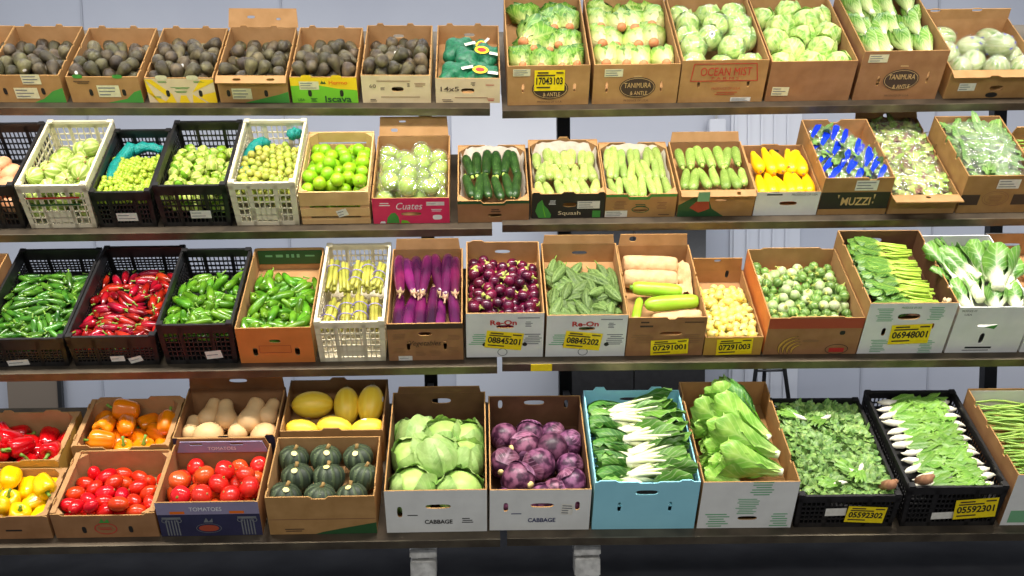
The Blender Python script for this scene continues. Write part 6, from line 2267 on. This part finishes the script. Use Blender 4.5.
for u in (.13, .87):
    cx, cy = fx(b, u, .55)
    decal(r, 'column_print', rect(cx, cy, .070, .012), M['ink_grey'], F(b), .0012)
    for k in range(5):
        decal(r, 'column_print', rect(cx - .022 + .011 * k, cy - .050, .005, .080), M['ink_grey'], F(b), .0012)
    for s_ in (-1, 1):
        ring_print(b, r, u + s_ * .07, .48, .022, .022, .003, 'ink_grey')
cx, cy = fx(b, .48, .24)
decal(r, 'tomato_print', oval(cx, cy, .075, .034, 20, 2.2), M['ink_rust'], F(b), .0012)
ring_print(b, r, .48, .24, .095, .050, .002, 'ink_grey')
patch(b, r, ((.44, .42), (.47, .56), (.49, .44), (.53, .54), (.53, .42)), 'ink_grey', 'leaf_print', .0012)
bm = bmesh.new()
zt = b.H + .002
sheet(bm, [(-b.W / 2 + .012, 0), (b.W / 2 - .012, 0), (b.W / 2 - .03, .055), (-b.W / 2 + .03, .055)], [rect(-.10, .042, .05, .012), rect(.06, .042, .05, .012)], .004, Matrix(((1, 0, 0, 0), (0, 0, 1, b.D - .014), (0, 1, 0, b.H - .030), (0, 0, 0, 1))), 0, 0, 0)
bl = link('back_lip', finish(bm, 'back_lip', M['purple_board'], smooth=False), r)
text(bl, 'TOMATOES', .11, .016, M['ink_white'], Matrix(((1, 0, 0, 0), (0, 0, 1, b.D - .014), (0, 1, 0, b.H - .030), (0, 0, 0, 1))), 0, .022)
fill('round_tomato', b, 26, 'purple tomato carton', 'round red tomato', 'tomato', [(0, 0, 0)], [.0385], 65, .055, 16, .14, lambda q, i: Euler((q.uniform(-1, 1), q.uniform(-1, 1), q.uniform(0, 6))).to_matrix(), (.94, 1.06))
b, r = carton('E7', 'squash_carton', 'kraft carton of yellow spaghetti squash behind the acorn squash', outer='kraft', back=((.40, .58, .014),), front=((.40, .60, .012),), group='squash cartons on the bottom shelf', pad=.06)
rs = random.Random(66)
for x, y, z, a, up, s in ((-.105, .215, .125, 92, 0, 1.08), (.04, .20, .13, 4, 30, 1.02), (.140, .20, .138, -6, 30, 1.05), (-.135, .072, .110, 80, 0, .88), (.000, .080, .115, 75, 0, .95), (.140, .072, .110, 96, 0, .92)):
    put('spaghetti_squash', b, Vector((x, y, z)), rz(RAD(a)) @ Matrix.Rotation(RAD(-90 + up), 3, 'X') @ Matrix.Rotation(rs.uniform(0, 6), 3, 'Z'), rs, 'spaghetti squash carton', 'yellow spaghetti squash', 'squash', 'yellow spaghetti squash', s)
b, r = carton('E8', 'squash_carton', 'kraft carton of dark green acorn squash with a green base print', outer='kraft', front=((.40, .58, -.012),), side=((.1, .2, -.012),), group='squash cartons on the bottom shelf', pad=.055)
patch(b, r, ((.42, 0), (1, 0), (1, .30), (.7, .16), (.5, .06)), 'ink_dark_green', 'green_print', .0008)
print_rows(b, r, .22, .12, .08, .02, 2, 'ink_brown')
patch(b, r, ((0, .40), (1, .40), (1, .418), (0, .418)), 'ink_soft', 'fold_line', .0008)
rs = random.Random(67)
for q, y in enumerate((.068, .170, .268)):
    for c in range(3):
        x = (c - 1) * .128 + rs.uniform(-.006, .006) + (-.012, .015, -.006)[q]
        o = put('acorn_squash', b, Vector((x, y, .118 + rs.uniform(0, .008) + .004 * q)), Matrix.Rotation(RAD(rs.uniform(-14, 14)), 3, 'Y') @ Matrix.Rotation(RAD(-22 + rs.uniform(-14, 16)), 3, 'X'), rs, 'acorn squash carton', 'dark acorn squash', 'squash', 'dark acorn squash', rs.uniform(1.0, 1.10))
        if (q, c) not in ((1, 2), (0, 1)):
            link('sticker', ACORN_STICKER, o)
CB = 'cabbage cartons on the bottom shelf'


def cabbage_front(b, r, ink):
    word(b, r, 'CABBAGE', .52, .26, .105, .022, ink, bold=.02)
    print_rows(b, r, .27, .42, .045, .010, 1, ink)


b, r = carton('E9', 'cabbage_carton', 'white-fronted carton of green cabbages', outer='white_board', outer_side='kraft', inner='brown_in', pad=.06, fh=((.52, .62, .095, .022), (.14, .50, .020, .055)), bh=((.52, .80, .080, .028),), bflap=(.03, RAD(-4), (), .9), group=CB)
cabbage_front(b, r, 'ink')
print_rows(b, r, .80, .28, .045, .030, 3, 'ink')
rs = random.Random(68)
for x, y, z, q in ((-.092, .095, .125, 0), (.088, .085, .120, 1), (-.098, .275, .120, 2), (.0, .225, .165, 1), (.105, .255, .125, 0), (.115, .40, .085, 2), (.02, .40, .10, 0), (-.09, .44, .07, 1)):
    put('green_cabbage', b, Vector((x, y, z)), Euler((rs.uniform(-.9, .3), rs.uniform(-.5, .5), rs.uniform(0, 6))).to_matrix(), rs, 'green cabbage carton', 'green cabbage', 'cabbage', 'green cabbages', rs.uniform(1.0, 1.10))
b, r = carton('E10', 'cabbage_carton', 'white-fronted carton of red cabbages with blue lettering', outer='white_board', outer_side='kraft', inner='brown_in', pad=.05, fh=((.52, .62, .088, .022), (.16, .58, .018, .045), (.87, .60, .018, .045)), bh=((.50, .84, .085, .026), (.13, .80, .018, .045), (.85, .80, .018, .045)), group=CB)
cabbage_front(b, r, 'ink_blue')
paper(b, r, .77, .52, .045, .055, -.08, lines=4)
rs = random.Random(69)
for x, y, z, q in ((-.125, .425, .095, .98), (-.020, .435, .10, 1.0), (.075, .44, .09, .92), (.138, .355, .115, 1.0), (-.048, .315, .140, 1.06), (.062, .300, .145, 1.08), (-.128, .235, .125, 1.06), (.005, .205, .150, 1.1), (.128, .215, .125, .95), (-.078, .125, .150, 1.12), (.062, .085, .120, .9), (.128, .115, .135, 1.02), (-.128, .062, .095, .9), (.012, .062, .105, 1.0), (.126, .062, .10, .8), (-.06, .04, .08, .85)):
    put('red_cabbage', b, Vector((x, y, z)), Euler((rs.uniform(-2, 2), rs.uniform(-1, 1), rs.uniform(0, 6))).to_matrix(), rs, 'red cabbage carton', 'red cabbage', 'cabbage', 'red cabbages', q * .97)
b, r = carton('E11', 'greens_carton', 'pale blue plastic box of white-stemmed mustard greens', outer='blue_plastic', inner='blue_plastic', edge='blue_plastic', front=((.02, .22, .008), (.40, .62, -.006), (.80, .94, .008)), back=((.10, .24, .018), (.68, .84, .018)), pad=.12, fh=((.50, .78, .088, .026), (.25, .48, .014, .050), (.74, .48, .014, .050)), bh=((.5, .82, .09, .02),), group='leafy greens boxes on the bottom shelf')
decal(r, 'slot_face', oval(*fx(b, .5, .78), .080, .019), M['ink'], F(b), -.004)
rs = random.Random(70)
for k in range(7):
    y = .06 + .062 * k
    put('white_stemmed_mustard', b, Vector((-.075 + .028 * math.sin(k * .75) + rs.uniform(-.01, .01), y, .215 + .014 * (k % 2))), rz(RAD(-90 + 10 - 3.2 * k + rs.uniform(-6, 6))) @ Matrix.Rotation(RAD(4), 3, 'X'), rs, 'pale blue box', 'white-stemmed mustard', 'mustard greens', 'white-stemmed mustard greens', rs.uniform(1.1, 1.2))
for k in range(11):
    put('white_stemmed_mustard' if k % 3 == 0 else 'dark_leafy_head', b, Vector((-.030 + rs.uniform(-.015, .015), .04 + .042 * k, .206 + .006 * (k % 2))), rz(RAD(90 + rs.uniform(-16, 16))) @ Matrix.Rotation(RAD(6), 3, 'X'), rs, 'pale blue box', 'dark leafy bunch', 'mustard greens', 'dark leafy bunches', .74)
b, r = carton('E12', 'greens_carton', 'large kraft-sided carton of soft green lettuce with green block print', outer='white_board', outer_side='kraft_dark', inner='kraft', side=((.18, .24, -.02), (.5, .56, -.02), (.8, .86, -.02)), pad=.12, fh=((.52, .22, .075, .020),), group='leafy greens boxes on the bottom shelf')
for u, v in ((.20, .18), (.86, .18), (.62, .86)):
    print_rows(b, r, u, v, .085, .075, 6, 'ink_pale_green')
print_rows(b, r, .50, .48, .085, .085, 9, 'ink_pale_green')
rs = random.Random(71)
for x, y, z, a, tl, s, kd in ((.130, .07, .225, 74, 6, .98, 0), (.06, .10, .215, 80, 4, .75, 0), (-.02, .13, .21, 88, 4, .55, 0), (.135, .155, .235, 66, 8, 1.05, 0), (.07, .22, .225, 74, 8, .85, 0), (.125, .26, .225, 52, 12, 1.0, 0), (-.03, .05, .19, 84, 4, .6, 0), (.0, .20, .205, 88, 6, .62, 0), (.02, .30, .215, 60, 14, .85, 0), (.075, .33, .225, 22, 22, .92, 1), (-.04, .42, .20, 60, 16, .5, 1), (.05, .40, .22, 40, 24, .75, 0), (-.05, .33, .20, 90, 8, .5, 0)):
    put('dark_leafy_head' if kd else 'leafy_lettuce_head', b, Vector((x, y, z)), rz(RAD(a)) @ Matrix.Rotation(RAD(tl), 3, 'X'), rs, 'soft lettuce carton', 'deep green leaf bunch' if kd else 'soft green lettuce', 'lettuce', 'soft green lettuces', s)
b, r = crate('E13', 'black_crate', 'black crate of small leafy greens with a yellow stock label and white strip', 'black_plastic', CR, (22, 5), .12, None, taper=.97)
bm = bmesh.new()
bar(bm, -b.W / 2 + .02, b.W / 2 - .02, .012, b.D - .012, .095, .10)
link('packing_board', finish(bm, 'packing_board', M['black_plastic'], smooth=False), r)
price(b, r, .68, .46, '05592302', .135, .070, -.06, .008)
paper(b, r, .39, .50, .080, .040, .03, lines=0, name='white_strip')
rs = random.Random(72)
for j in range(11):
    for i in range(6):
        x = -.130 + .052 * i + rs.uniform(-.010, .010)
        y = .060 + .0455 * j + rs.uniform(-.01, .01)
        put('leafy_greens_bunch', b, Vector((x, y, .132 + .010 * math.sin(i * 1.7 + j) + rs.uniform(-.004, .006))), rz(rs.uniform(0, 6.3)), rs, 'small leafy greens crate', 'small leafy greens bunch', 'greens', 'small leafy greens bunches', rs.uniform(.95, 1.15))
for x, y, a in ((.085, .155, 150), (.055, .12, 40), (-.02, .07, 100), (-.08, .45, 60), (.03, .45, 120)):
    put('white_radish_bunch', b, Vector((x, y, .165)), rz(RAD(a)), rs, 'small leafy greens crate', 'white-rooted radish', 'radish', 'stray white radishes', .7)
b2 = b


def cut_root(b, x, y, z, label):
    bm = tube([(0, 0, -.035), (.004, .002, 0), (0, 0, .035)], [.017, .020, .018], 12)
    o = link('cut_root', sm(bm, 'cut_root', G['cut_root']))
    o.matrix_world = b.m @ Matrix.Translation((x, y, z)) @ Matrix.Rotation(RAD(38), 4, 'X') @ Matrix.Rotation(RAD(14), 4, 'Y')
    bm = tube([(.012, .010, -.03), (.026, .012, .0), (.022, .012, .03)], [.010, .012, .009], 9)
    link('side_root', sm(bm, 'side_root', G['cut_root']), o)
    tag(o, label, 'root vegetable')


cut_root(b, .150, .045, .175, 'brown cut root at the right front corner of the small leafy greens crate')
b, r = crate('E14', 'black_crate', 'black crate of white radish bunches with a yellow stock label', 'black_plastic', CR, (22, 6), .12, None, taper=.96)
bm = bmesh.new()
bar(bm, -b.W / 2 + .02, b.W / 2 - .02, .012, b.D - .012, .125, .13)
link('packing_board', finish(bm, 'packing_board', M['black_plastic'], smooth=False), r)
price(b, r, .72, .50, '05592301', .145, .085, .09, .008)
paper(b, r, .42, .28, .085, .036, .06, lines=0, name='white_strip')
rs = random.Random(73)
for j in range(12):
    y = .035 + .044 * j
    for x, a in ((-.120, -90), (-.015, -80), (.125, 90)):
        put('white_radish_bunch', b, Vector((x + rs.uniform(-.016, .016) + (.02 * math.sin(j) if x == -.020 else 0), y + rs.uniform(-.006, .006), .180 + (.022 if x == -.020 else 0) + rs.uniform(-.004, .004))), rz(RAD(a + rs.uniform(-22, 22))) @ Matrix.Rotation(RAD(2), 3, 'X'), rs, 'white radish crate', 'white radish', 'radish', 'white radishes with tops', rs.uniform(1.0, 1.15))
cut_root(b, -.130, .030, .215, 'brown cut root at the left front corner of the white radish crate')
b, r = carton('E15', 'greens_carton', 'white-fronted carton of long beans cut off at the right end of the bottom shelf', outer='white_board', outer_side='kraft_dark', inner='kraft', side=((.22, .28, -.02), (.55, .61, -.02), (.8, .86, -.02)), backH=.27, pad=.15, group='leafy greens boxes on the bottom shelf')
patch(b, r, ((0.06, .06), (.3, .06), (.3, .3), (0.06, .3)), 'ink_pale_green', 'green_print', .0012)
bm = bmesh.new()
bar(bm, -b.W / 2 + .006, b.W / 2 - .006, b.D - .0065, b.D - .0052, .02, .262)
link('white_lining', finish(bm, 'white_lining', M['white_board'], smooth=False), r)
rs = random.Random(74)
for k in range(80):
    put('long_bean', b, Vector((rs.uniform(-.016, .016), .02 + .0058 * k, .180 + .012 * (k % 4) + rs.uniform(-.003, .003))), rz(RAD(90 + rs.uniform(-9, 9))), rs, 'long bean carton', 'pale long bean', 'long bean', 'long beans on the bottom shelf', rs.uniform(.98, 1.06))

# ------------------------------------------------------------------ the walls of a box hold what is in it: press in whatever would stick through them
bpy.context.view_layer.update()


def press_in(o, b):
    inv = np.array(b.m.inverted() @ o.matrix_world)
    me = o.data
    n = len(me.vertices)
    co = np.empty(n * 3, np.float32)
    me.vertices.foreach_get('co', co)
    P = np.c_[co.reshape(-1, 3), np.ones(n)] @ inv.T
    z = P[:, 2]
    low = z < b.H + .018
    lim = b.W / 2 * (b.taper + (1 - b.taper) * np.clip(z / b.H, 0, 1)) - .0085
    Q = P.copy()
    Q[:, 0] = np.where(low, np.clip(P[:, 0], -lim, lim), P[:, 0])
    Q[:, 1] = np.where(low, np.clip(P[:, 1], .0085, b.D - .0085), P[:, 1])
    Q[:, 2] = np.maximum(Q[:, 2], .0075)
    if np.abs(Q - P).max() < 3e-4:
        return
    back = np.array(o.matrix_world.inverted() @ b.m)
    o.data = me.copy()
    o.data.vertices.foreach_set('co', (Q @ back.T)[:, :3].astype(np.float32).ravel())
    o.data.update()


for it in ITEMS:
    press_in(it['o'], it['b'])
    for c in it['o'].children:
        press_in(c, it['b'])

# ------------------------------------------------------------------ say which one: every piece named by its row and place in its box
bpy.context.view_layer.update()
dg = bpy.context.evaluated_depsgraph_get()
ORD = ['first', 'second', 'third', 'fourth', 'fifth', 'sixth', 'seventh', 'eighth', 'ninth', 'tenth', 'eleventh', 'twelfth', 'thirteenth', 'fourteenth', 'fifteenth', 'sixteenth', 'seventeenth', 'eighteenth', 'nineteenth', 'twentieth']
camm = SC.camera.matrix_world
RT, UP = camm.to_3x3() @ Vector((1, 0, 0)), camm.to_3x3() @ Vector((0, 1, 0))


def top_of(o):
    while o.parent is not None:
        o = o.parent
    return o


def sees(it):
    """Whether a look from the camera meets this piece."""
    o = it['o']
    vs = o.data.vertices
    n = len(vs)
    mw = o.matrix_world
    ctr = mw @ (sum((Vector(c) for c in o.bound_box), Vector()) / 8)
    pts = [ctr] + [mw @ vs[int(n * f)].co for f in (.03, .08, .14, .2, .27, .33, .39, .45, .52, .58, .64, .7, .76, .82, .88, .93, .98)]
    for p in pts:
        d = (p - EYE).normalized()
        src = EYE.copy()
        for _ in range(5):
            ok, loc, _n, _i, hit, _m = SC.ray_cast(dg, src, d, distance=12)
            if not ok:
                break
            t = top_of(hit.original if hit.original else hit)
            if t.name == o.name:
                return True
            if any(s.material and s.material.name.endswith('film') for s in hit.material_slots):
                src = loc + d * 2e-4
                continue
            break
    return False


groups = {}
for it in ITEMS:
    groups.setdefault((it['box'], it['noun']), []).append(it)
for (box, noun), its in groups.items():
    vis = [it for it in its if sees(it)]
    for it in its:
        if it not in vis:
            it['o']['label'] = '%s buried under the others in the %s' % (noun, box)
    if not vis:
        continue
    if len(vis) == 1:
        vis[0]['o']['label'] = 'the %s seen in the %s' % (noun, box) if len(its) > 1 else 'single %s in the %s' % (noun, box)
        continue
    ys = sorted(vis, key=lambda q: q['p'].y)
    span = ys[-1]['p'].y - ys[0]['p'].y
    size = sum(max(q['o'].dimensions) + min(q['o'].dimensions) for q in vis) / len(vis) / 2
    nrow = max(1, min(len(vis), int(round(span / max(.02, size * .8))) + 1))
    nrow = max(nrow, math.ceil(len(vis) / 19))
    bands = [[] for _ in range(nrow)]
    for q in ys:
        bands[min(nrow - 1, int((q['p'].y - ys[0]['p'].y) / (span + 1e-6) * nrow))].append(q)
    bands = [q for q in bands if q]
    # keep each row short enough to count along
    out = []
    for q in bands:
        while len(q) > 19:
            out.append(q[:19])
            q = q[19:]
        out.append(q)
    bands = out
    for k, row in enumerate(bands):
        if len(bands) == 1:
            rn = ''
        elif k == 0:
            rn = ' front row,'
        elif k == len(bands) - 1:
            rn = ' back row,'
        else:
            rn = ' %s row from front,' % ORD[min(k, 19)]
        row.sort(key=lambda q: q['p'].x)
        for i, q in enumerate(row):
            if len(row) == 1:
                q['o']['label'] = '%s alone in its row,%s %s' % (noun, rn, box) if rn else '%s in the %s' % (noun, box)
            else:
                q['o']['label'] = '%s, %s from the left,%s %s' % (noun, ORD[i], rn, box)
for it in ITEMS:  # keep every label to a readable length
    lb = it['o']['label']
    if len(lb.split()) > 16:
        it['o']['label'] = lb.replace('from the left', 'from left').replace('row from front', 'row')
